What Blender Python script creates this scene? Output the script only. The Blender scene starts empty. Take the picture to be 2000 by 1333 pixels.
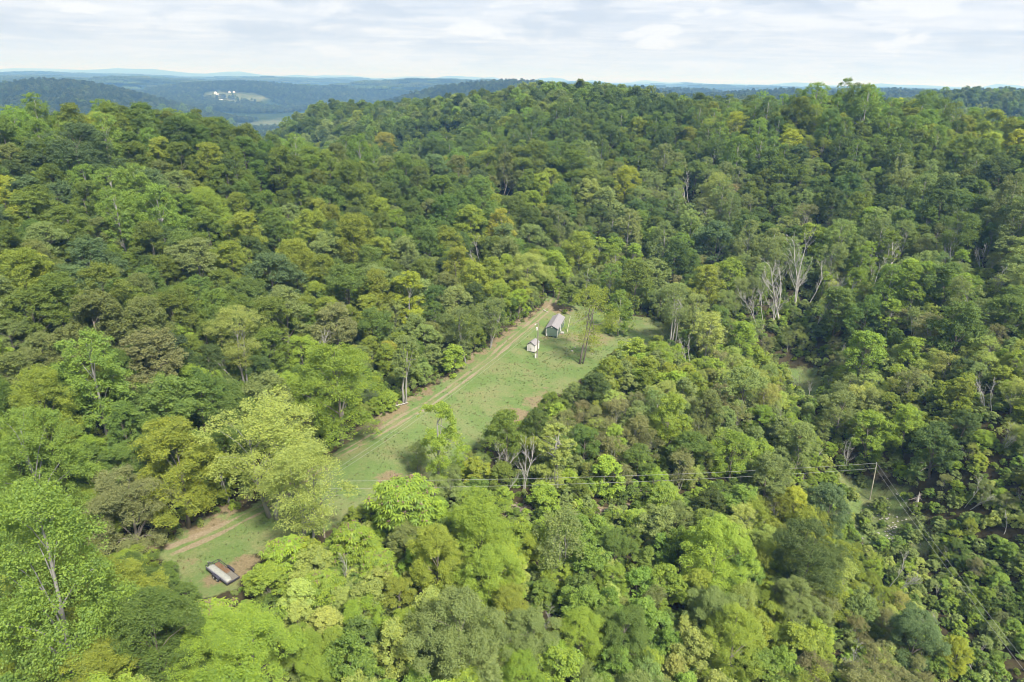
import bpy, math, random
import numpy as np

# ----------------------------------------------------------------------------
# camera, sky, sun, exposure
# ----------------------------------------------------------------------------
SC = bpy.context.scene
COL = SC.collection
FPX = 1333.0                       # focal length in pixels of the 2000 px wide photograph
PITCH, ROLL = math.radians(20.86), math.radians(1.05)
CAMP = np.array([0.0, 0.0, 70.0])
_f = np.array([0, math.cos(PITCH), -math.sin(PITCH)])
_r0 = np.array([1.0, 0, 0]); _u0 = np.array([0, math.sin(PITCH), math.cos(PITCH)])
_rt = math.cos(ROLL) * _r0 + math.sin(ROLL) * _u0
_up = -math.sin(ROLL) * _r0 + math.cos(ROLL) * _u0

cam = bpy.data.cameras.new('camera')
camo = bpy.data.objects.new('camera', cam)
COL.objects.link(camo)
cam.sensor_width = 36.0
cam.lens = 36.0 * FPX / 2000.0
cam.clip_start = 1.0
cam.clip_end = 90000.0
from mathutils import Matrix, Vector
M = Matrix(((_rt[0], _up[0], -_f[0], CAMP[0]), (_rt[1], _up[1], -_f[1], CAMP[1]), (_rt[2], _up[2], -_f[2], CAMP[2]), (0, 0, 0, 1)))
camo.matrix_world = M
SC.camera = camo

SUN_EL, SUN_AZ = math.radians(50), math.radians(146)     # azimuth measured clockwise from +Y: behind and right of the camera
world = bpy.data.worlds.new('World'); SC.world = world; world.use_nodes = True
wt = world.node_tree; wt.nodes.clear()


def N(tree, typ, **kw):
    n = tree.nodes.new(typ)
    for k, v in kw.items():
        if k.startswith('i_'):
            n.inputs[k[2:].replace('_', ' ')].default_value = v
        else:
            setattr(n, k, v)
    return n


def L(tree, a, b):
    tree.links.new(a, b)


def ramp(tree, fac, stops, interp='LINEAR'):
    n = tree.nodes.new('ShaderNodeValToRGB'); n.color_ramp.interpolation = interp
    cr = n.color_ramp
    while len(cr.elements) < len(stops):
        cr.elements.new(0.5)
    for e, (p, c) in zip(cr.elements, stops):
        e.position = p
        e.color = (c, c, c, 1) if isinstance(c, (int, float)) else (*c, 1)
    L(tree, fac, n.inputs[0])
    return n.outputs[0]


def math_node(tree, op, a, b=None, clamp=False):
    n = tree.nodes.new('ShaderNodeMath'); n.operation = op; n.use_clamp = clamp
    for i, v in enumerate((a, b)):
        if v is None:
            continue
        if isinstance(v, (int, float)):
            n.inputs[i].default_value = v
        else:
            L(tree, v, n.inputs[i])
    return n.outputs[0]


def mixc(tree, fac, a, b, blend='MIX'):
    n = tree.nodes.new('ShaderNodeMix'); n.data_type = 'RGBA'; n.blend_type = blend
    for sock, v in ((n.inputs[0], fac), (n.inputs[6], a), (n.inputs[7], b)):
        if isinstance(v, (int, float)):
            sock.default_value = v
        elif isinstance(v, tuple):
            sock.default_value = (*v, 1)
        else:
            L(tree, v, sock)
    return n.outputs[2]


def build_sky():
    t = wt
    tc = N(t, 'ShaderNodeTexCoord')
    sky = N(t, 'ShaderNodeTexSky', sky_type='NISHITA', sun_disc=False)
    sky.sun_elevation = SUN_EL; sky.sun_rotation = SUN_AZ; sky.altitude = 300; sky.dust_density = 2.0
    sep = N(t, 'ShaderNodeSeparateXYZ'); L(t, tc.outputs['Generated'], sep.inputs[0])
    z = math_node(t, 'MAXIMUM', sep.outputs[2], 0.0)
    zz = math_node(t, 'ADD', z, 0.022)
    px = math_node(t, 'DIVIDE', sep.outputs[0], zz); py = math_node(t, 'DIVIDE', sep.outputs[1], zz)
    cmb = N(t, 'ShaderNodeCombineXYZ'); L(t, px, cmb.inputs[0]); L(t, py, cmb.inputs[1])
    big = N(t, 'ShaderNodeTexNoise', i_Scale=0.33, i_Detail=6.0, i_Roughness=0.6, i_Distortion=0.8); L(t, cmb.outputs[0], big.inputs['Vector'])
    mp = N(t, 'ShaderNodeMapping'); mp.inputs['Scale'].default_value = (0.6, 1.0, 1); L(t, cmb.outputs[0], mp.inputs[0])
    fine = N(t, 'ShaderNodeTexNoise', i_Scale=1.3, i_Detail=6.0, i_Roughness=0.6, i_Distortion=0.5); L(t, mp.outputs[0], fine.inputs['Vector'])
    # heaped puffs, in (azimuth, elevation) on the sky sphere
    mp2 = N(t, 'ShaderNodeMapping'); mp2.inputs['Scale'].default_value = (1.0, 1.0, 4.0); L(t, tc.outputs['Generated'], mp2.inputs[0])
    puff = N(t, 'ShaderNodeTexNoise', i_Scale=7.0, i_Detail=8.0, i_Roughness=0.55, i_Distortion=0.25); L(t, mp2.outputs[0], puff.inputs['Vector'])
    a = math_node(t, 'MULTIPLY', big.outputs[0], 0.55)
    b = math_node(t, 'MULTIPLY', fine.outputs[0], 0.45)
    s = math_node(t, 'ADD', a, b)
    cover = ramp(t, s, [(0.36, (7.2, 8.0, 9.6)), (0.47, (8.2, 8.75, 9.75)), (0.56, (9.2, 9.45, 9.9)), (0.66, (9.9, 9.9, 10.0))])
    cover.node.color_ramp.elements[0].color = (0.70, 0.775, 0.93, 1)
    for e, c in zip(cover.node.color_ramp.elements, ((0.66, 0.735, 0.89), (0.77, 0.825, 0.935), (0.885, 0.92, 1.0), (0.95, 0.975, 1.03))):
        e.color = (*c, 1)
    pf = ramp(t, puff.outputs[0], [(0.56, 0.0), (0.61, 1.0)])
    pf2 = ramp(t, puff.outputs[0], [(0.39, 1.0), (0.475, 0.0)])
    c1 = mixc(t, math_node(t, 'MULTIPLY', pf, 0.85), cover, (0.98, 1.0, 1.05))
    c2 = mixc(t, math_node(t, 'MULTIPLY', pf2, 0.8), c1, (0.62, 0.69, 0.83))
    hor = ramp(t, z, [(0.0, 1.0), (0.05, 0.0)])
    c3 = mixc(t, math_node(t, 'MULTIPLY', hor, 0.85), c2, (0.80, 0.89, 1.04))
    scl = N(t, 'ShaderNodeVectorMath', operation='SCALE'); L(t, c3, scl.inputs[0]); scl.inputs['Scale'].default_value = 5.1
    fin = mixc(t, 0.90, sky.outputs[0], scl.outputs[0])
    bg = N(t, 'ShaderNodeBackground'); bg.inputs['Strength'].default_value = 0.1
    L(t, fin, bg.inputs['Color'])
    out = N(t, 'ShaderNodeOutputWorld'); L(t, bg.outputs[0], out.inputs['Surface'])


build_sky()
sun = bpy.data.lights.new('sun', 'SUN'); suno = bpy.data.objects.new('sun', sun); COL.objects.link(suno)
sun.energy = 4.4; sun.angle = math.radians(9); sun.color = (1.0, 0.95, 0.86)
_sd = Vector((math.sin(SUN_AZ) * math.cos(SUN_EL), math.cos(SUN_AZ) * math.cos(SUN_EL), math.sin(SUN_EL)))
suno.rotation_euler = _sd.to_track_quat('Z', 'Y').to_euler()
SC.view_settings.view_transform = 'Standard'; SC.view_settings.look = 'None'
SC.view_settings.exposure = 1.0; SC.view_settings.gamma = 1.0; SC.view_settings.use_curve_mapping = False
cy = SC.cycles
cy.max_bounces = 5; cy.diffuse_bounces = 3; cy.glossy_bounces = 1; cy.transmission_bounces = 2; cy.volume_bounces = 0; cy.transparent_max_bounces = 4
cy.caustics_reflective = False; cy.caustics_refractive = False
cy.use_denoising = True
cy.filter_width = 1.0

rng = np.random.default_rng(7)

# ----------------------------------------------------------------------------
# where a line of sight meets the land
# ----------------------------------------------------------------------------


def ray(px, py):
    d = _f + _rt * (px - 1000) / FPX - _up * (py - 666.5) / FPX
    return d / np.linalg.norm(d)


def at_dist(px, py, D):
    return CAMP + ray(px, py) * D


def on_z(px, py, z):
    d = ray(px, py)
    return CAMP + d * (z - CAMP[2]) / d[2]


def project(P):
    q = np.atleast_2d(P) - CAMP
    dz = q @ _f
    dz = np.where(dz < 1e-3, 1e-3, dz)
    return 1000 + FPX * (q @ _rt) / dz, 666.5 - FPX * (q @ _up) / dz, q @ _f


def smooth(a, b, x):
    t = np.clip((x - a) / (b - a), 0, 1)
    return t * t * (3 - 2 * t)


def value_noise(x, y, seed):
    xi = np.floor(x).astype(np.int64); yi = np.floor(y).astype(np.int64)
    fx = x - xi; fy = y - yi
    fx = fx * fx * fx * (fx * (fx * 6 - 15) + 10); fy = fy * fy * fy * (fy * (fy * 6 - 15) + 10)

    def hsh(i, j):
        n = (i * 374761393 + j * 668265263 + seed * 974634791) & 0x7fffffff
        n = ((n ^ (n >> 13)) * 1274126177) & 0x7fffffff
        return ((n ^ (n >> 16)) & 0xffff) / 65535.0
    a = hsh(xi, yi); b = hsh(xi + 1, yi); c = hsh(xi, yi + 1); d = hsh(xi + 1, yi + 1)
    return (a * (1 - fx) + b * fx) * (1 - fy) + (c * (1 - fx) + d * fx) * fy


def fbm(x, y, seed, oct=4):
    v = 0; amp = 0.5; tot = 0
    for k in range(oct):
        v = v + amp * value_noise(x, y, seed + k * 17); tot += amp
        x = x * 2.03 + 11.3; y = y * 2.03 + 5.7; amp *= 0.5
    return v / tot


# control points of the near land: ('g', px, py, ground z), ('c', px, py, distance to the canopy, canopy height), ('w', x, y, z)
CTRL = [
    ('g', 435, 1125, 0), ('g', 340, 1060, 0.5), ('g', 500, 1010, 0.5), ('g', 700, 900, 0), ('g', 850, 850, -.5), ('g', 1000, 760, 0),
    ('g', 1080, 650, 0), ('g', 1100, 590, 0.8), ('g', 1045, 700, 0), ('g', 1130, 700, -.5), ('g', 1250, 640, -3), ('g', 1180, 700, -1.5),
    ('g', 950, 680, 1.5), ('g', 760, 800, 1.5), ('g', 1020, 620, 1.5), ('g', 300, 1050, 1.5), ('g', 830, 950, -1.5), ('g', 1240, 960, -5),
    ('c', 300, 600, 150, 18), ('c', 150, 600, 150, 18), ('c', 20, 560, 150, 18), ('c', 500, 600, 167, 18), ('c', 700, 550, 187, 18),
    ('c', 850, 500, 208, 17), ('c', 300, 400, 213, 18), ('c', 100, 400, 205, 18), ('c', 550, 420, 218, 18), ('c', 750, 400, 240, 18),
    ('c', 50, 208, 268, 19), ('c', 150, 214, 268, 19), ('c', 250, 216, 268, 19), ('c', 330, 210, 270, 19), ('c', 420, 222, 275, 19), ('c', 480, 252, 278, 18), ('c', 550, 272, 285, 18), ('c', 750, 290, 300, 18), ('c', 900, 310, 315, 18),
    ('c', 1000, 430, 248, 18), ('c', 1100, 500, 238, 16), ('c', 1100, 300, 318, 18), ('c', 1250, 300, 335, 18), ('c', 1100, 235, 395, 18),
    ('c', 1090, 160, 475, 17), ('c', 1200, 166, 462, 17), ('c', 1000, 172, 495, 17), ('c', 930, 180, 520, 17), ('c', 850, 190, 570, 16), ('c', 850, 262, 430, 16), ('c', 700, 255, 500, 16),
    ('c', 660, 189, 640, 17), ('c', 600, 204, 640, 17), ('c', 760, 197, 625, 17), ('c', 1265, 190, 440, 17), ('c', 1310, 188, 425, 17), ('c', 1400, 196, 410, 17), ('c', 1455, 210, 395, 17),
    ('c', 1300, 450, 270, 16), ('c', 1450, 350, 303, 16), ('c', 1600, 300, 315, 18), ('c', 1560, 192, 362, 18), ('c', 1650, 178, 352, 19), ('c', 1705, 186, 350, 19),
    ('c', 1500, 194, 375, 18), ('c', 1745, 210, 350, 18), ('c', 1850, 240, 340, 20), ('c', 2000, 255, 330, 18), ('c', 1700, 450, 257, 13), ('c', 1900, 450, 245, 13),
    ('c', 1950, 600, 207, 10), ('c', 1700, 600, 217, 10), ('c', 1500, 540, 228, 12), ('g', 1560, 740, -11), ('c', 1350, 600, 207, 13),
    ('c', 1300, 750, 160, 7), ('c', 1600, 810, 169, 7), ('c', 1900, 800, 167, 7), ('g', 1702, 972, -14), ('g', 1900, 1200, -13.5), ('g', 1800, 1080, -14), ('g', 1990, 1320, -13.5), ('w', 70, 55, -14),
    ('c', 1100, 1150, 99, 8), ('c', 700, 1150, 98, 8), ('c', 1400, 1000, 128, 8), ('c', 0, 950, 118, 20), ('c', 100, 1200, 82, 19), ('c', 400, 880, 120, 14),
    ('c', 150, 780, 126, 18), ('c', 600, 750, 140, 16),
    ('w', 0, 20, -5), ('w', -60, 20, 0), ('w', 60, 20, -12), ('w', -150, 50, 4), ('w', 150, 60, -14), ('w', 0, -150, -10), ('w', -250, 0, 10), ('w', 250, 0, -10),
    ('w', -260, 330, 10), ('w', -150, 370, 8), ('w', -50, 390, 12), ('w', -300, 450, -25), ('w', -170, 500, -25), ('w', -60, 470, 10), ('w', 330, 200, 40), ('w', 350, 350, 25),
    ('w', -330, 200, 20), ('w', 250, 430, 25), ('w', 120, 560, 25), ('w', 0, 640, 15), ('w', 230, 560, 0), ('w', -150, 720, 10), ('w', -260, 640, -20), ('w', 380, 520, -5),
]


def ctrl_points():
    P = []
    for c in CTRL:
        if c[0] == 'g':
            P.append(on_z(*c[1:]))
        elif c[0] == 'c':
            p = at_dist(c[1], c[2], c[3]); p = p.copy(); p[2] -= c[4]; P.append(p)
        else:
            P.append(np.array(c[1:], float))
    return np.array(P)


CP = ctrl_points()


def _phi(r2):
    return 0.5 * r2 * np.log(r2 + 1e-9)


def tps_fit(P, lam=1.0):
    s = 100.0
    X = P[:, :2] / s
    n = len(X)
    K = _phi(((X[:, None] - X[None]) ** 2).sum(-1)) + lam / 1000.0 * np.eye(n)
    Q = np.c_[np.ones(n), X]
    A = np.zeros((n + 3, n + 3)); A[:n, :n] = K; A[:n, n:] = Q; A[n:, :n] = Q.T
    b = np.r_[P[:, 2], 0, 0, 0]
    return X, np.linalg.solve(A, b), s


_TX, _TW, _TS = tps_fit(CP)


def near_h(x, y):
    q = np.stack([x, y], -1) / _TS
    n = len(_TX)
    out = np.empty(len(q))
    for a in range(0, len(q), 40000):
        b = q[a:a + 40000]
        K = _phi(((b[:, None] - _TX[None]) ** 2).sum(-1))
        out[a:a + 40000] = K @ _TW[:n] + _TW[n] + b @ _TW[n + 1:]
    return out


RIVER = np.array([[-1700, 2150], [-1050, 2330], [-900, 2420], [-700, 2620], [-300, 3050], [500, 3500], [1600, 4300]], float)
RIVER_Z = -76.0


def dist_poly(x, y, pl):
    d = np.full(x.shape, 1e9)
    for (ax, ay), (bx, by) in zip(pl[:-1], pl[1:]):
        vx, vy = bx - ax, by - ay
        t = np.clip(((x - ax) * vx + (y - ay) * vy) / (vx * vx + vy * vy), 0, 1)
        d = np.minimum(d, np.hypot(x - ax - t * vx, y - ay - t * vy))
    return d


def gauss(x, y, cx, cy_, sx, sy, rot=0.0):
    c, s = math.cos(rot), math.sin(rot)
    u = (x - cx) * c + (y - cy_) * s; v = -(x - cx) * s + (y - cy_) * c
    return np.exp(-0.5 * ((u / sx) ** 2 + (v / sy) ** 2))


def far_h(x, y):
    wx = x + 260 * (fbm(x / 900, y / 900, 3, 3) - .5); wy = y + 260 * (fbm(x / 900 + 40, y / 900, 5, 3) - .5)
    rdg = 1 - np.abs(2 * fbm(wx / 1500, wy / 1500, 11, 4) - 1) * 2.1
    rdg = np.clip(rdg, 0, 1)
    hills = -60 + 98 * smooth(0.05, 0.85, rdg) + 44 * (fbm(wx / 420, wy / 420, 23, 3) - 0.5)
    d = dist_poly(x, y, RIVER)
    m = smooth(150, 800, d)
    z = RIVER_Z - 3 + (hills - RIVER_Z + 3) * m
    r = np.hypot(x, y)
    # the wooded knoll with a farm on its flank, the dark hill at the far left, the round hill at the far right
    z = np.maximum(z, RIVER_Z + 128 * gauss(x, y, -1230, 3350, 430, 420) * smooth(90, 500, d))
    z = np.maximum(z, -60 + 90 * gauss(x, y, -1180, 1900, 330, 380, .4))
    z = np.maximum(z, -60 + 118 * gauss(x, y, -300, 4300, 900, 500) * smooth(90, 700, d))
    z = np.maximum(z, -30 + 92 * gauss(x, y, 500, 790, 130, 105, -.25))
    z = z - 45 * smooth(1500, 800, r) * smooth(300, -200, x) * (1 - gauss(x, y, -1180, 1900, 330, 380, .4))
    z = z + (-74 - z) * .97 * np.clip(1.3 * gauss(x, y, -560, 1700, 190, 800, .335), 0, 1)
    z = z + 34 * (fbm(wx / 300, wy / 300, 57, 2) - .5) * smooth(1250, 1700, r) * smooth(150, 420, d)
    # the last plateau and the pale mountains on the horizon
    z = np.where(r > 5500, z + (10 - z) * 0.0 + 14 * smooth(5500, 9000, r), z)
    mt = smooth(15000, 19000, r) * (60 + 190 * np.clip(fbm(np.arctan2(x, y) * 22 + 3, r / 9000, 31, 4) - .36, 0, 1) * 1.4)
    return np.where(r > 15000, np.maximum(z, mt), z)


def height_exact(x, y):
    r = np.hypot(x, y - 150)
    w = smooth(560, 860, r)
    out = np.empty_like(x)
    nm = w < 1; fm = w > 0
    hn = np.zeros_like(x); hf = np.zeros_like(x)
    hn[nm] = near_h(x[nm], y[nm]); hf[fm] = far_h(x[fm], y[fm])
    out = hn * (1 - w) + hf * w
    return out + (fbm(x / 9, y / 9, 71, 3) - .5) * 0.5


def axis(a, b, step, lo, hi, g):
    mid = list(np.arange(a, b + step * .5, step))
    up = []; v = mid[-1]; s = step
    while v < hi:
        s *= g; v += s; up.append(v)
    dn = []; v = a; s = step
    while v > lo:
        s *= g; v -= s; dn.append(v)
    return np.array(dn[::-1] + mid + up)


GX = axis(-62, 62, 0.55, -27000, 27000, 1.047)
GY = axis(70, 236, 0.55, -700, 27000, 1.047)
_gx, _gy = np.meshgrid(GX, GY)
GZ = height_exact(_gx.ravel(), _gy.ravel()).reshape(_gx.shape)


def ground_z(x, y):
    x = np.asarray(x, float); y = np.asarray(y, float)
    i = np.clip(np.searchsorted(GX, x) - 1, 0, len(GX) - 2); j = np.clip(np.searchsorted(GY, y) - 1, 0, len(GY) - 2)
    fx = np.clip((x - GX[i]) / (GX[i + 1] - GX[i]), 0, 1); fy = np.clip((y - GY[j]) / (GY[j + 1] - GY[j]), 0, 1)
    return (GZ[j, i] * (1 - fx) + GZ[j, i + 1] * fx) * (1 - fy) + (GZ[j + 1, i] * (1 - fx) + GZ[j + 1, i + 1] * fx) * fy


_TT = np.geomspace(40, 9000, 1400)


def hit(px, py, above=0.0):
    """first point on the line of sight that lies `above` metres over the land (above may be an array per step)"""
    P = CAMP + ray(px, py) * _TT[:, None]
    s = P[:, 2] - ground_z(P[:, 0], P[:, 1]) - above
    k = np.argmax(s <= 0)
    if s[k] > 0:
        return None, None
    if k:
        a, b = s[k - 1], s[k]; f = a / (a - b)
        t = _TT[k - 1] * (1 - f) + _TT[k] * f
    else:
        t = _TT[0]
    return CAMP + ray(px, py) * t, t


def pix_poly(pts, above=0.0):
    return np.array([hit(px, py, above)[0][:2] for px, py in pts])


def in_poly(x, y, poly):
    c = np.zeros(np.shape(x), bool); n = len(poly)
    for k in range(n):
        (x0, y0), (x1, y1) = poly[k], poly[(k + 1) % n]
        c ^= ((y0 > y) != (y1 > y)) & (x < (x1 - x0) * (y - y0) / (y1 - y0 + 1e-12) + x0)
    return c


def sdist(x, y, poly):
    d = dist_poly(x, y, np.vstack([poly, poly[:1]]))
    return np.where(in_poly(x, y, poly), -d, d)


CLEARING = pix_poly([(330, 1130), (318, 1075), (380, 1035), (480, 990), (620, 905), (690, 850), (780, 800), (860, 745), (950, 680), (1020, 632), (1060, 600),
                     (1075, 570), (1100, 568), (1105, 592), (1200, 608), (1290, 628), (1310, 655), (1240, 700), (1170, 720), (1090, 770), (1000, 830),
                     (930, 880), (830, 950), (740, 985), (600, 1050), (500, 1085), (470, 1150), (400, 1165)])
GLADE = pix_poly([(1538, 720), (1575, 708), (1605, 720), (1610, 760), (1580, 785), (1545, 765)])
CUT = pix_poly([(1640, 930), (1700, 915), (1760, 950), (1800, 1000), (1830, 1060), (1790, 1100), (1720, 1080), (1660, 1030)])
TRACKC = pix_poly([(330, 1078), (420, 1040), (520, 990), (640, 900), (730, 852), (830, 795), (900, 745), (960, 700), (1010, 655), (1050, 622), (1078, 598), (1088, 570), (1083, 540)])
TRACKA = np.array([p for p in TRACKC])
BANK = pix_poly([(300, 1060), (450, 1000), (620, 890), (720, 835), (800, 785), (880, 730), (950, 680), (1005, 640), (1045, 612), (1075, 590)])

# ----------------------------------------------------------------------------
# mesh helpers
# ----------------------------------------------------------------------------


def mesh_np(name, verts, faces, mats=(), fmat=None, smooth_=False, tone=None):
    """faces: list of (n,k) int arrays"""
    me = bpy.data.meshes.new(name)
    verts = np.asarray(verts, np.float32)
    fl = [np.asarray(f, np.int32) for f in (faces if isinstance(faces, list) else [faces]) if len(f)]
    idx = np.concatenate([f.ravel() for f in fl]) if fl else np.zeros(0, np.int32)
    tot = np.concatenate([np.full(len(f), f.shape[1], np.int32) for f in fl]) if fl else np.zeros(0, np.int32)
    me.vertices.add(len(verts)); me.vertices.foreach_set('co', verts.ravel())
    me.loops.add(len(idx)); me.loops.foreach_set('vertex_index', idx)
    me.polygons.add(len(tot)); me.polygons.foreach_set('loop_start', np.r_[0, np.cumsum(tot)[:-1]].astype(np.int32))
    for m in mats:
        me.materials.append(m)
    if fmat is not None:
        me.polygons.foreach_set('material_index', np.asarray(fmat, np.int32))
    me.update(calc_edges=True)
    me.polygons.foreach_set('use_smooth', np.full(len(tot), smooth_, bool))
    if tone is not None:
        a = me.attributes.new('tone', 'FLOAT', 'FACE'); a.data.foreach_set('value', np.asarray(tone, np.float32))
    return me


def link(name, me, parent=None, loc=None, kind=None):
    o = bpy.data.objects.new(name, me); COL.objects.link(o)
    if parent is not None:
        o.parent = parent
    if loc is not None:
        o.location = loc
    if kind:
        o['kind'] = kind
    return o


def thing(name, label, cat, loc=(0, 0, 0), rotz=0.0, group=None):
    o = bpy.data.objects.new(name, None); COL.objects.link(o)
    o.empty_display_size = 0.5
    o.location = loc; o.rotation_euler = (0, 0, rotz); tag(o, label, cat, group)
    return o


def tag(o, label, cat, group=None):
    o['label'] = label; o['category'] = cat
    if group:
        o['group'] = group
    return o


class MB:
    """collects boxes, prisms and tubes into one mesh"""

    def __init__(self):
        self.v = []; self.q = []; self.t = []; self.ng = []; self.n = 0

    def add(self, v, quads=(), tris=(), ngons=()):
        v = np.asarray(v, float)
        self.v.append(v)
        if len(quads):
            self.q.append(np.asarray(quads) + self.n)
        if len(tris):
            self.t.append(np.asarray(tris) + self.n)
        for g in ngons:
            self.ng.append(np.asarray([g]) + self.n)
        self.n += len(v)

    def box(self, x0, x1, y0, y1, z0, z1, mat=None):
        v = np.array([[x, y, z] for z in (z0, z1) for y in (y0, y1) for x in (x0, x1)], float)
        if mat is not None:
            v = v @ mat[0].T + mat[1]
        self.add(v, [[0, 2, 3, 1], [4, 5, 7, 6], [0, 1, 5, 4], [2, 6, 7, 3], [0, 4, 6, 2], [1, 3, 7, 5]])
        return self

    def tube(self, pts, rad, sides=6, cap=True):
        v, q = tube(pts, rad, sides)
        ng = []
        if cap:
            ng = [list(range(sides))[::-1], list(range(len(v) - sides, len(v)))]
        self.add(v, q, ngons=ng)
        return self

    def build(self, name, mats=(), parent=None, smooth_=False, loc=None):
        fs = []
        if self.q:
            fs.append(np.concatenate(self.q))
        if self.t:
            fs.append(np.concatenate(self.t))
        fs += self.ng
        me = mesh_np(name, np.concatenate(self.v), fs, mats if isinstance(mats, (list, tuple)) else [mats], None, smooth_)
        return link(name, me, parent, loc)


def tube(pts, rad, sides=6):
    pts = np.asarray(pts, float); n = len(pts)
    rad = np.broadcast_to(np.asarray(rad, float), (n,))
    d = np.gradient(pts, axis=0); d /= np.linalg.norm(d, axis=1)[:, None] + 1e-9
    ref = np.where(np.abs(d[:, 2:3]) > .9, np.array([[1.0, 0, 0]]), np.array([[0, 0, 1.0]]))
    ref = np.repeat(ref[:1], n, 0) if n else ref
    a = np.cross(d, ref); la = np.linalg.norm(a, axis=1)[:, None]
    a = np.where(la < 1e-3, np.array([[1.0, 0, 0]]), a / (la + 1e-9)); b = np.cross(d, a)
    th = np.linspace(0, 2 * math.pi, sides, endpoint=False)
    v = pts[:, None] + rad[:, None, None] * (np.cos(th)[None, :, None] * a[:, None] + np.sin(th)[None, :, None] * b[:, None])
    q = []
    for i in range(n - 1):
        for k in range(sides):
            q.append([i * sides + k, i * sides + (k + 1) % sides, (i + 1) * sides + (k + 1) % sides, (i + 1) * sides + k])
    return v.reshape(-1, 3), np.array(q, int)


# ----------------------------------------------------------------------------
# materials
# ----------------------------------------------------------------------------


def new_mat(name):
    m = bpy.data.materials.new(name); m.use_nodes = True
    m.node_tree.nodes.clear()
    return m, m.node_tree


def simple_mat(name, col, rough=0.7, metal=0.0, var=0.25, scale=3.0, spec=0.3, stretch=(1, 1, 1), bump=0.0):
    m, t = new_mat(name)
    tc = N(t, 'ShaderNodeTexCoord'); mp = N(t, 'ShaderNodeMapping'); mp.inputs['Scale'].default_value = stretch
    L(t, tc.outputs['Object'], mp.inputs[0])
    nz = N(t, 'ShaderNodeTexNoise', i_Scale=scale, i_Detail=5.0, i_Roughness=0.6); L(t, mp.outputs[0], nz.inputs['Vector'])
    lo = tuple(c * (1 - var) for c in col); hi = tuple(min(c * (1 + var), 1) for c in col)
    c = ramp(t, nz.outputs[0], [(0.3, lo), (0.7, hi)])
    p = N(t, 'ShaderNodeBsdfPrincipled', i_Roughness=rough, i_Metallic=metal); p.inputs['Specular IOR Level'].default_value = spec
    L(t, c, p.inputs['Base Color'])
    if bump:
        bp = N(t, 'ShaderNodeBump', i_Strength=bump); L(t, nz.outputs[0], bp.inputs['Height']); L(t, bp.outputs[0], p.inputs['Normal'])
    o = N(t, 'ShaderNodeOutputMaterial'); L(t, p.outputs[0], o.inputs[0])
    return m


def leaf_mat():
    m, t = new_mat('leaves')
    ti = N(t, 'ShaderNodeAttribute', attribute_type='INSTANCER', attribute_name='tint')
    to = N(t, 'ShaderNodeAttribute', attribute_type='GEOMETRY', attribute_name='tone')
    warm = N(t, 'ShaderNodeHueSaturation', i_Hue=0.488, i_Saturation=1.0, i_Value=1.15); L(t, ti.outputs['Color'], warm.inputs['Color'])
    cool = N(t, 'ShaderNodeHueSaturation', i_Hue=0.52, i_Saturation=0.88, i_Value=0.80); L(t, ti.outputs['Color'], cool.inputs['Color'])
    c = mixc(t, to.outputs['Fac'], cool.outputs[0], warm.outputs[0])
    d = N(t, 'ShaderNodeBsdfDiffuse'); L(t, c, d.inputs['Color'])
    tr = N(t, 'ShaderNodeBsdfTranslucent')
    tcol = N(t, 'ShaderNodeHueSaturation', i_Hue=0.485, i_Saturation=1.1, i_Value=1.2); L(t, c, tcol.inputs['Color']); L(t, tcol.outputs[0], tr.inputs['Color'])
    mx = N(t, 'ShaderNodeMixShader'); mx.inputs[0].default_value = 0.42; L(t, d.outputs[0], mx.inputs[1]); L(t, tr.outputs[0], mx.inputs[2])
    gl = N(t, 'ShaderNodeBsdfGlossy', i_Roughness=0.5); gl.inputs['Color'].default_value = (1, 1, 1, 1)
    m2 = N(t, 'ShaderNodeMixShader'); m2.inputs[0].default_value = 0.015; L(t, mx.outputs[0], m2.inputs[1]); L(t, gl.outputs[0], m2.inputs[2])
    o = N(t, 'ShaderNodeOutputMaterial'); L(t, m2.outputs[0], o.inputs[0])
    return m


LEAF = leaf_mat()
BARK = simple_mat('bark', (0.17, 0.15, 0.125), 0.9, var=0.4, scale=2.5, stretch=(1, 1, .25), bump=0.4)
PALEBARK = simple_mat('pale_bark', (0.27, 0.26, 0.24), 0.85, var=0.3, scale=2.0, stretch=(1, 1, .3), bump=0.3)
DEADWOOD = simple_mat('dead_wood', (0.43, 0.41, 0.385), 0.85, var=0.25, scale=2.0, stretch=(1, 1, .3))

# ----------------------------------------------------------------------------
# tree crowns and trunks
# ----------------------------------------------------------------------------


def rand_unit(g, n):
    v = g.normal(size=(n, 3)); return v / np.linalg.norm(v, axis=1)[:, None]


def norm(v):
    return v / (np.linalg.norm(v, axis=-1, keepdims=True) + 1e-9)


def leaf_cards(g, pos, nrm, size, aspect=0.62, fold=0.18):
    """one folded rhomb per leaf spray"""
    n = len(pos)
    t = norm(np.cross(nrm, rand_unit(g, n))); b = np.cross(nrm, t)
    s = (size * g.uniform(.65, 1.35, n))[:, None]
    v = np.empty((n, 4, 3))
    v[:, 0] = pos - t * s * .5
    v[:, 1] = pos + b * s * .5 * aspect + nrm * s * fold
    v[:, 2] = pos + t * s * .5
    v[:, 3] = pos - b * s * .5 * aspect + nrm * s * fold * g.uniform(-.6, 1, (n, 1))
    f = np.arange(n * 4).reshape(n, 4)
    return v.reshape(-1, 3), f


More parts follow.
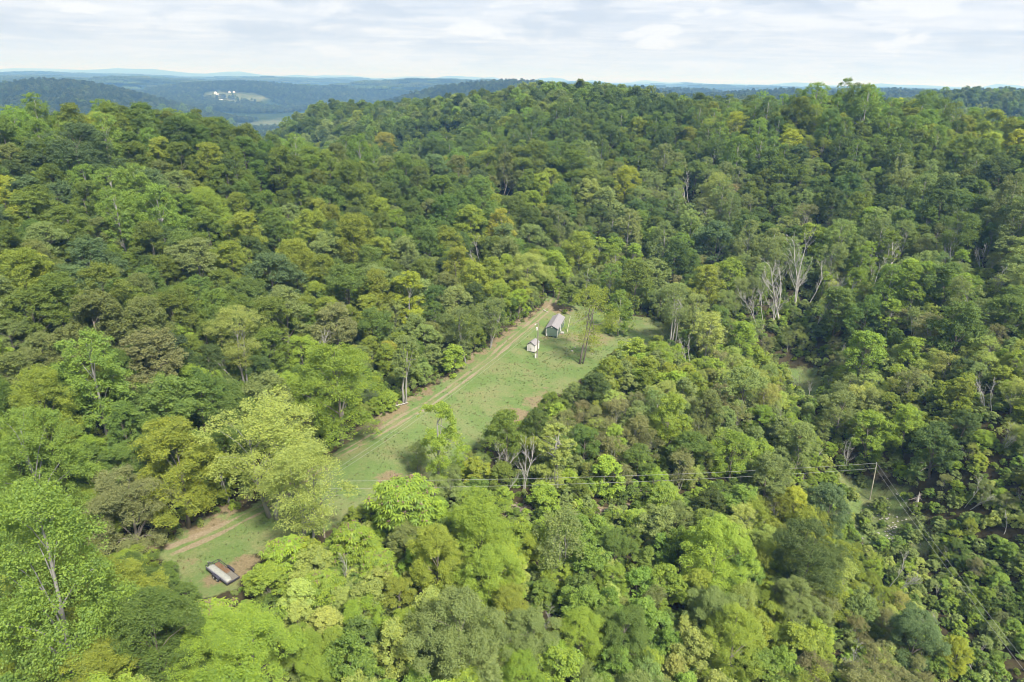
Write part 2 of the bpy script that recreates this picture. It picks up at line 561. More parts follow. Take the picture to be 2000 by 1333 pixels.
PROFILE = {
    'dome': lambda t: np.sqrt(np.clip(1 - ((t - .42) / .60) ** 2, 0.02, 1)),
    'cone': lambda t: np.sqrt(np.clip(1 - ((t - .30) / np.where(t > .3, .73, .52)) ** 2, 0.02, 1)),
    'oval': lambda t: np.sqrt(np.clip(1 - ((t - .5) / .53) ** 2, 0.02, 1)),
    'vase': lambda t: np.clip(.35 + 1.0 * t, 0, 1) * np.sqrt(np.clip(1 - ((t - .45) / .58) ** 2, 0, 1)),
    'mound': lambda t: np.sqrt(np.clip(1 - (t / 1.03) ** 2, 0, 1)),
}


def crown_clumps(g, R, z0, z1, prof, nmaj, rmaj, nsub, rsub, lobes=5, flat=.75):
    """boughs over a lobed envelope, each set with small leaf clumps; returns clump centres and radii"""
    t = g.beta(1.4, 1.1, nmaj) if prof != 'cone' else g.beta(1.05, 1.3, nmaj); th = g.uniform(0, 2 * math.pi, nmaj)
    ph = g.uniform(0, 6.28, 4); am = g.uniform(.08, .22, 4)
    lob = 1 + am[0] * np.sin(lobes * th + ph[0] + 4 * t) + am[1] * np.sin(2 * th + ph[1]) * .8 + am[2] * np.sin(3 * th + ph[2] - 5 * t) * .6
    rad = rmaj * g.uniform(.6, 1.3, nmaj)
    rr = np.maximum(PROFILE[prof](t) * R * lob * np.sqrt(g.uniform(.45 if prof == 'cone' else .22, 1.0, nmaj)) - rad * .6, 0)
    out = np.stack([np.cos(th), np.sin(th), np.zeros(nmaj)], -1)
    zz = np.minimum(z0 + (z1 - z0) * t, z1 - rad * flat * .7)
    c = out * rr[:, None] + np.c_[np.zeros((nmaj, 2)), zz]
    k = np.repeat(np.arange(nmaj), nsub); n = len(k)
    d = norm(rand_unit(g, n) + .55 * out[k] + np.array([0, 0, .45]))
    p = c[k] + d * (rad[k] * g.uniform(.6, 1.1, n))[:, None] * np.array([1, 1, flat])
    p[:, 2] = np.maximum(p[:, 2], z0 * .6)
    return p, rsub * g.uniform(.55, 1.45, n)


def crown_leaves(g, c, rad, count, size, flat=.72, up=.55, aspect=.62, droop=0.0, inner=.15):
    w = rad ** 2; k = g.choice(len(c), count, p=w / w.sum())
    d = rand_unit(g, count); d[:, 2] = np.where(d[:, 2] < -.25, -d[:, 2] * .6, d[:, 2]); d = norm(d)
    sh = 1 - g.random(count) ** 2 * .45
    sh = np.where(g.random(count) < inner, g.random(count), sh)
    p = c[k] + d * rad[k][:, None] * sh[:, None] * np.array([1, 1, flat])
    p[:, 2] -= droop * rad[k] * (d[:, 0] ** 2 + d[:, 1] ** 2)
    p += np.where(g.random(count) < .12, g.normal(0, .35, count), 0)[:, None] * d * rad[k][:, None]
    nr = norm(d * .55 + np.array([0, 0, up + .15]) + rand_unit(g, count) * .58)
    v, f = leaf_cards(g, p, nr, size, aspect)
    ctone = g.normal(0, .16, len(c))
    tone = np.clip(.5 + ctone[k] + g.normal(0, .22, count), 0, 1)
    return v, f, tone


def trunk_mesh(name, g, H, c, r0, top=.7, limbs=16, bark=None, lean=.03, multi=1):
    mb = MB()
    for s in range(multi):
        off = g.normal(0, .25, 2) if multi > 1 else np.zeros(2)
        sp = g.normal(0, .10, 2) if multi > 1 else g.normal(0, lean, 2)
        z = np.linspace(-.8, H * top * (g.uniform(.8, 1) if multi > 1 else 1), 7)
        w = g.normal(0, H * .008, (7, 2)).cumsum(0)
        pts = np.c_[off[0] + sp[0] * z + w[:, 0], off[1] + sp[1] * z + w[:, 1], z]
        rr = r0 * (1 - .8 * np.linspace(0, 1, 7)) / math.sqrt(multi); rr[0] *= 1.35
        mb.tube(pts, rr, 7)
        kk = g.choice(len(c), min(limbs // multi, len(c)), replace=False)
        for k in kk:
            zt = max(c[k, 2] - g.uniform(.12, .3) * H, H * .18); zt = min(zt, H * top * .9)
            i = np.interp(zt, z, np.arange(7)); a = np.array([np.interp(zt, z, pts[:, j]) for j in range(3)])
            rb = np.interp(i, np.arange(7), rr) * .5
            e = c[k]; m1 = a * .62 + e * .38 + np.array([0, 0, .04 * H]); m2 = a * .3 + e * .7 + np.array([0, 0, .03 * H])
            mb.tube(np.array([a, m1, m2, e]), [rb, rb * .7, rb * .45, rb * .15], 5, cap=False)
    return mb


SPECIES = {}


def species(name, R, H, prof, z0, nmaj, rmaj, nsub, rsub, leaf, count, n_var, seed, flat=.72, up=.55, aspect=.62, r0=.28, top=.72, limbs=16, bark='bark', lobes=5, multi=1, droop=0, inner=.15, extra=None):
    SPECIES[name] = dict(R=R, H=H, prof=prof, z0=z0, nmaj=nmaj, rmaj=rmaj, nsub=nsub, rsub=rsub, leaf=leaf, count=count, n_var=n_var, seed=seed, flat=flat, up=up, aspect=aspect, r0=r0, top=top,
                         limbs=limbs, bark=bark, lobes=lobes, multi=multi, droop=droop, inner=inner, extra=extra)


#        name      R    H    profile z0  boughs, their size, clumps on each, their size, leaf, count, variants, seed
species('maple', 5.2, 17, 'dome', 2.2, 52, 1.45, 14, .50, .27, 23000, 5, 10, lobes=5, flat=1.0)
species('oak', 6.0, 17, 'dome', 2.2, 40, 1.85, 18, .56, .30, 24000, 4, 20, flat=.95, lobes=4, r0=.34, limbs=20)
species('tulip', 5.3, 20, 'cone', 1.4, 130, 1.35, 8, .48, .27, 30000, 3, 30, flat=1.1, up=.4, r0=.3, top=.9, limbs=22, bark='pale')
species('airy', 5.0, 15, 'vase', 3.2, 40, 1.5, 9, .50, .25, 12000, 3, 40, flat=1.0, up=.3, inner=.3, aspect=.45, limbs=34, bark='pale', multi=2)
species('locust', 3.6, 16, 'oval', 4.5, 26, 1.25, 11, .45, .27, 10500, 2, 50, flat=.85, aspect=.5, bark='pale', r0=.2, top=.85, limbs=18)
species('walnut', 5.5, 13, 'dome', 2.0, 36, 1.7, 13, .50, .28, 18000, 3, 60, flat=.75, aspect=.42, limbs=22, droop=.25)
species('scrub', 3.6, 7.5, 'mound', .2, 38, 1.0, 10, .38, .24, 13000, 4, 70, flat=.8, r0=.14, top=.7, limbs=16, multi=3)
species('thin', 3.2, 8.5, 'oval', .6, 28, 1.0, 8, .42, .22, 7000, 3, 80, flat=1.0, up=.35, inner=.35, aspect=.45, limbs=34, bark='pale', multi=3, r0=.15)


def make_variant(sp, i, lod=0):
    s = SPECIES[sp]; g = np.random.default_rng(s['seed'] + i)
    big = lod == -1
    k = 1.5 if big else 1
    c, rad = crown_clumps(g, s['R'], s['z0'], s['H'] - s['rsub'], s['prof'], int(s['nmaj'] * k), s['rmaj'] / k ** .4, int(s['nsub'] * k * (1.4 if big else 1)), s['rsub'] / k ** .5, s['lobes'], s['flat'])
    cnt, sz = s['count'], s['leaf']
    if big:
        cnt, sz = (int(cnt * 3.0), sz * .58) if sp == 'tulip' and i == 50 else (int(cnt * 2.1), sz * .70)
    if lod == 1:
        cnt, sz = int(cnt * .17), sz * 2.3
    if lod == 2:
        cnt, sz = max(int(cnt * .022), 130), sz * 5.5
    v, f, tone = crown_leaves(g, c, rad, cnt, sz, s['flat'], s['up'], s['aspect'], s['droop'], s['inner'])
    return s, g, c, v, f, tone


VAR = {}
BIG = {'maple': 1, 'oak': 1, 'tulip': 2, 'airy': 2, 'walnut': 2}      # finer-leaved crowns for the trees that stand near or are very large
for sp, s in SPECIES.items():
    for i in list(range(s['n_var'])) + list(range(50, 50 + BIG.get(sp, 0))):
        s_, g, c, v, f, tone = make_variant(sp, i, -1 if i >= 50 else 0)
        cm = mesh_np('crown', v, f, [LEAF], tone=tone)
        mb = trunk_mesh('trunk', g, s['H'], c, s['r0'], s['top'], s['limbs'], lean=.03, multi=s['multi'])
        fs = [np.concatenate(mb.q)] + mb.ng
        tm = mesh_np('trunk', np.concatenate(mb.v), fs, [PALEBARK if s['bark'] == 'pale' else BARK], None, True)
        VAR[sp, i] = (cm, tm, (v, f, tone), mb)


# ----------------------------------------------------------------------------
# ground
# ----------------------------------------------------------------------------


def ground_mat():
    m, t = new_mat('ground')
    tc = N(t, 'ShaderNodeTexCoord'); P = tc.outputs['Object']

    def nz(scale, detail=5.0, rough=0.6, dist=0.0):
        n = N(t, 'ShaderNodeTexNoise', i_Scale=scale, i_Detail=detail, i_Roughness=rough, i_Distortion=dist); L(t, P, n.inputs['Vector']); return n.outputs[0]

    def at(n):
        return N(t, 'ShaderNodeAttribute', attribute_type='GEOMETRY', attribute_name=n).outputs['Fac']
    n1 = nz(0.12); n2 = nz(0.9, 6, .7); n3 = nz(3.0, 6, .75); n4 = nz(.045); n0 = nz(.35, 5, .65, .8)
    litter = ramp(t, n2, [(0.3, (0.030, 0.026, 0.016)), (0.55, (0.06, 0.05, 0.028)), (0.75, (0.05, 0.07, 0.022))])
    g1 = ramp(t, n3, [(0.28, (0.10, 0.135, 0.045)), (0.5, (0.15, 0.185, 0.072)), (0.72, (0.21, 0.235, 0.11))])
    g2 = ramp(t, n3, [(0.28, (0.12, 0.12, 0.05)), (0.5, (0.19, 0.18, 0.085)), (0.72, (0.26, 0.235, 0.125))])
    gmix = ramp(t, n0, [(0.46, 0.0), (0.70, 0.8)])
    grass = mixc(t, gmix, g1, g2)
    lush = ramp(t, n2, [(0.3, (0.065, 0.13, 0.03)), (0.7, (0.12, 0.20, 0.055))])
    lm = math_node(t, 'MULTIPLY', ramp(t, n1, [(0.44, 0.0), (0.56, 1.0)]), 0.55)
    grass = mixc(t, lm, grass, lush)
    straw = ramp(t, n3, [(0.3, (0.13, 0.105, 0.06)), (0.6, (0.23, 0.185, 0.11)), (0.8, (0.31, 0.265, 0.17))])
    earth = ramp(t, n3, [(0.3, (0.17, 0.13, 0.085)), (0.55, (0.26, 0.21, 0.145)), (0.8, (0.35, 0.30, 0.22))])
    far = ramp(t, n4, [(0.35, (0.022, 0.040, 0.014)), (0.65, (0.045, 0.065, 0.022))])
    field = ramp(t, n4, [(0.35, (0.075, 0.10, 0.04)), (0.65, (0.15, 0.15, 0.075))])

    def noisy(a, k=0.55):
        v = math_node(t, 'ADD', a, math_node(t, 'MULTIPLY', math_node(t, 'SUBTRACT', n2, 0.5), k * 2))
        return ramp(t, v, [(0.36, 0.0), (0.62, 1.0)])
    c = mixc(t, at('far'), litter, far)
    c = mixc(t, noisy(at('grass'), .4), c, grass)
    c = mixc(t, noisy(at('straw')), c, straw)
    c = mixc(t, math_node(t, 'MULTIPLY', noisy(at('earth'), .35), .9), c, earth)
    c = mixc(t, at('field'), c, field)
    d = N(t, 'ShaderNodeBsdfDiffuse'); L(t, c, d.inputs['Color'])
    bp = N(t, 'ShaderNodeBump', i_Strength=0.6, i_Distance=0.25); L(t, n3, bp.inputs['Height']); L(t, bp.outputs[0], d.inputs['Normal'])
    o = N(t, 'ShaderNodeOutputMaterial'); L(t, d.outputs[0], o.inputs[0])
    return m


def offset_line(pl, off):
    d = np.gradient(pl, axis=0); d /= np.linalg.norm(d, axis=1)[:, None]
    return pl + np.c_[d[:, 1], -d[:, 0]] * off


FIELDS = [(-735, 2200, 100, 220), (1110, 4760, 260, 150), (-690, 3330, 60, 26)]
for _px, _py, _sx, _sy in ((432, 187, 75, 55), (465, 188, 75, 45), (490, 195, 60, 45), (520, 205, 45, 30), (445, 199, 60, 30)):
    _h = hit(_px, _py)[0]; FIELDS.append((_h[0], _h[1], _sx, _sy))


def field_mask(x, y):
    f = np.zeros(np.shape(x))
    nn = .55 + .9 * fbm(x / 60, y / 60, 91, 3)
    for cx, cy_, sx, sy in FIELDS:
        f = np.maximum(f, smooth(1.35, .9, np.hypot((x - cx) / sx, (y - cy_) / sy) * nn))
    return f


def build_ground():
    gx, gy = np.meshgrid(GX, GY); x = gx.ravel(); y = gy.ravel()
    nx, ny = len(GX), len(GY)
    v = np.c_[x, y, GZ.ravel()]
    i = np.arange(nx * ny).reshape(ny, nx)
    f = np.stack([i[:-1, :-1], i[:-1, 1:], i[1:, 1:], i[1:, :-1]], -1).reshape(-1, 4)
    me = mesh_np('ground', v, f, [ground_mat()], smooth_=True)
    r = np.hypot(x, y); near = r < 400
    A = {k: np.zeros(len(x)) for k in ('grass', 'straw', 'earth', 'far', 'field')}
    xn, yn = x[near], y[near]
    sd = sdist(xn, yn, CLEARING)
    wob = (fbm(xn / 5, yn / 5, 41, 3) - .5)
    gl = np.minimum(sdist(xn, yn, GLADE), sdist(xn, yn, CUT))
    A['grass'][near] = np.maximum(smooth(2.2, -1.2, sd + wob * 5), .62 * smooth(2.5, -1.5, gl + wob * 5))
    bank = dist_poly(xn, yn, BANK)
    A['straw'][near] = np.clip((.42 + .3 * (fbm(xn / 2.2, yn / 2.2, 49, 3) > .5)) * smooth(3.0, .6, bank + wob * 3.6), 0, 1)
    edge = smooth(0, -3, sd) * smooth(-9, -4, sd) * smooth(.1, .35, wob + .1) * .45
    A['straw'][near] = np.maximum(A['straw'][near], edge)
    # bare scraped patches round the sheds, under the trailer, below the double tree and in the clearing's right edge
    for px, py, s, k, w in ((1062, 660, 3, 1, .45), (1110, 660, 4, 1, .5), (1135, 665, 6, 1, .5), (1090, 602, 5, 1.2, .8), (455, 1120, 3.0, 1, .75), (480, 1098, 2.4, 1, .75), (1015, 822, 4.5, .6, .75), (1050, 785, 4, .6, .6),
                            (760, 935, 3, .7, .65), (1170, 660, 6, 1, .5), (1240, 965, 5, 1, .8), (1145, 1003, 5, 1, .8), (1700, 850, 5, 1.6, .85), (1725, 905, 4, 1, .7), (420, 1130, 2.2, 1, .7)):
        c = hit(px, py)[0]
        A['straw'][near] = np.maximum(A['straw'][near], w * smooth(1.5, .5, np.hypot(xn - c[0], yn - c[1]) / s + wob * .9))
    tr = np.minimum(dist_poly(xn, yn, offset_line(TRACKC, .85)), dist_poly(xn, yn, offset_line(TRACKC, -.85)))
    A['earth'][near] = smooth(.75, .2, tr + wob * .7) * (.5 + .55 * fbm(xn / 7, yn / 7, 45, 2)) * .9
    bb = dist_poly(xn, yn, offset_line(BANK, -1.2))
    A['earth'][near] = np.maximum(A['earth'][near], .5 * smooth(1.6, .2, bb + wob * 3) * smooth(.35, .55, fbm(xn / 9, yn / 9, 48, 2)))
    A['far'] = smooth(230, 420, r)
    A['field'][r > 900] = field_mask(x[r > 900], y[r > 900])
    for k, a in A.items():
        at = me.attributes.new(k, 'FLOAT', 'POINT'); at.data.foreach_set('value', a.astype(np.float32))
    return link('ground', me, kind='structure')


build_ground()

# the river: a flat sheet that shows where the valley floor dips below it
wm, wt2 = new_mat('river_water')
p = N(wt2, 'ShaderNodeBsdfPrincipled', i_Roughness=0.12); p.inputs['Base Color'].default_value = (0.10, 0.14, 0.15, 1)
nz = N(wt2, 'ShaderNodeTexNoise', i_Scale=0.2, i_Detail=4.0); bp = N(wt2, 'ShaderNodeBump', i_Strength=0.05)
L(wt2, nz.outputs[0], bp.inputs['Height']); L(wt2, bp.outputs[0], p.inputs['Normal'])
L(wt2, p.outputs[0], N(wt2, 'ShaderNodeOutputMaterial').inputs[0])
_l = offset_line(RIVER, -105); _r = offset_line(RIVER, 105)
_v = np.r_[np.c_[_l, np.full(len(_l), RIVER_Z)], np.c_[_r, np.full(len(_r), RIVER_Z)]]; _n = len(_l)
link('river', mesh_np('river', _v, np.array([[k, k + 1, _n + k + 1, _n + k] for k in range(_n - 1)]), [wm]), kind='structure')

# haze: one closed box round the camera and the land
hm, ht = new_mat('haze')
pv = N(ht, 'ShaderNodeVolumePrincipled'); pv.inputs['Color'].default_value = (0.22, 0.50, 1.0, 1); pv.inputs['Absorption Color'].default_value = (1, 1, 1, 1)
pv.inputs['Density'].default_value = 0.0002; pv.inputs['Anisotropy'].default_value = 0.1
L(ht, pv.outputs[0], N(ht, 'ShaderNodeOutputMaterial').inputs['Volume'])
_hz0, _hz1 = float(GZ.min()) - 1.5, float(max(GZ.max() + 30, 110))
_hz = MB().box(-28200, 28200, -1000, 28200, _hz0, _hz1).build('haze', hm); _hz['kind'] = 'stuff'

# ----------------------------------------------------------------------------
# tree kinds with a build of their own: sumac and bare dead trees
# ----------------------------------------------------------------------------


def sumac_variant(i):
    g = np.random.default_rng(300 + i); R, H = 3.4, 7.5
    n = 270
    t = g.beta(1.6, 1.0, n); th = g.uniform(0, 6.283, n)
    rr = PROFILE['dome'](t) * R * np.sqrt(g.uniform(.25, 1, n)) * (1 + .2 * np.sin(3 * th + i))
    c = np.c_[rr * np.cos(th), rr * np.sin(th), 1.3 + (H - 1.5) * t]
    V = []; T = []
    for k in range(n):
        m = 9
        a = np.arange(m) / m * 6.283 + g.uniform(0, 6.28); ln = g.uniform(.5, .85) * g.uniform(.85, 1.15, m)
        d = np.c_[np.cos(a), np.sin(a), g.uniform(-.1, .35, m)]; s = np.c_[-np.sin(a), np.cos(a), np.zeros(m)]
        b = c[k] + d * .06
        mid = c[k] + d * (ln * .5)[:, None] + [0, 0, .06]
        tip = c[k] + d * ln[:, None]; tip[:, 2] -= ln * g.uniform(.2, .5, m)
        w = (ln * .14)[:, None]
        V.append(np.stack([b, mid + s * w, tip, mid - s * w], 1)); T.append(np.clip(.5 + g.normal(0, .2) + g.normal(0, .15, m), 0, 1))
    v = np.concatenate(V).reshape(-1, 3); f = np.arange(len(v)).reshape(-1, 4); tone = np.concatenate(T)
    mb = trunk_mesh('trunk', g, H, c, .11, .7, 24, multi=3)
    # seed heads
    ks = g.choice(n, 70, replace=False); sp = c[ks].repeat(14, 0) + g.normal(0, .16, (980, 3)) + [0, 0, .22]
    sv, sf = leaf_cards(g, sp, rand_unit(g, 980), .2)
    return v, f, tone, mb, (sv, sf, g.random(980))


for i in range(2):
    v, f, tone, mb, seeds = sumac_variant(i)
    VAR['sumac', i] = (mesh_np('crown', v, f, [LEAF], tone=tone), mesh_np('trunk', np.concatenate(mb.v), [np.concatenate(mb.q)] + mb.ng, [PALEBARK], None, True), (v, f, tone), mb)
    VAR['sumac_seeds', i] = mesh_np('seed_heads', seeds[0], seeds[1], [LEAF], tone=seeds[2])
SPECIES['sumac'] = dict(R=3.4, H=7.5, n_var=2, z0=1.3)


def snag_variant(i):
    g = np.random.default_rng(500 + i); H = 13.0; mb = MB()

    def limb(a, d, ln, r, depth):
        n = 5; pts = [a]; dd = d.copy()
        for k in range(n - 1):
            dd = norm(dd + g.normal(0, .16, 3) + np.array([0, 0, .06])); pts.append(pts[-1] + dd * ln / (n - 1))
        pts = np.array(pts); rr = np.linspace(r, r * .3, n)
        mb.tube(pts, rr, 6 if depth == 0 else (5 if depth == 1 else 3), cap=False)
        if depth >= 3:
            return
        m = (13, 6, 5)[depth]
        for _ in range(m):
            t = g.uniform(.28 if depth == 0 else .2, 1.0); q = np.array([np.interp(t * (n - 1), np.arange(n), pts[:, j]) for j in range(3)])
            th = g.uniform(0, 6.283); ax = norm(dd)
            o = np.array([math.cos(th), math.sin(th), .15 + .5 * g.random()])
            nd = norm(ax * (.95 if depth else 1.0) + o * .62)
            limb(q, nd, ln * g.uniform(.26, .42) * (1.15 - .6 * t), max(r * (1 - .65 * t) * .42, .012), depth + 1)
    stems = (1, 2, 1, 3)[i]
    for s in range(stems):
        a = np.r_[g.normal(0, .3, 2) if stems > 1 else (0, 0), -.8]
        limb(a, norm(np.r_[g.normal(0, .09 if stems == 1 else .2, 2), 1]), H * g.uniform(.8, 1.0), .14 / math.sqrt(stems) + .03, 0)
    return mb


SNAG = []
for i in range(4):
    mb = snag_variant(i)
    me = mesh_np('bare_branches', np.concatenate(mb.v), [np.concatenate(mb.q)], [DEADWOOD], None, True)
    SNAG.append(me)

TINT = {'olive': (.082, .118, .022), 'yolive': (.128, .165, .025), 'mid': (.070, .112, .026), 'bright': (.096, .152, .029), 'yellow': (.180, .215, .022), 'dark': (.052, .084, .026),
        'blue': (.066, .105, .050), 'sage': (.112, .150, .056), 'pale': (.165, .205, .062), 'brown': (.092, .116, .040), 'gold': (.165, .172, .026), 'lime': (.132, .192, .028), 'grey': (.118, .132, .064), 'pink': (.155, .145, .085)}
TINT = {k: tuple(min(c * q, .45) for c, q in zip(v, (2.15, 2.08, 1.5))) for k, v in TINT.items()}
CWORD = {'olive': 'olive green', 'yolive': 'yellowish olive', 'mid': 'mid green', 'bright': 'bright green', 'yellow': 'yellow', 'dark': 'dark green', 'blue': 'bluish green', 'sage': 'sage green',
         'pale': 'pale yellow-green', 'brown': 'brownish olive', 'gold': 'golden', 'lime': 'lime green', 'grey': 'greyish green', 'pink': 'pinkish grey'}
NAMES = {'maple': 'rounded_tree', 'oak': 'broad_tree', 'tulip': 'tall_tree', 'airy': 'open_crowned_tree', 'locust': 'slender_tree', 'walnut': 'spreading_tree', 'scrub': 'shrubby_tree', 'thin': 'thin_leaved_tree', 'sumac': 'sumac_tree'}
ZC = {'maple': .60, 'oak': .60, 'tulip': .58, 'airy': .6, 'locust': .65, 'walnut': .62, 'scrub': .5, 'thin': .55, 'sumac': .6}

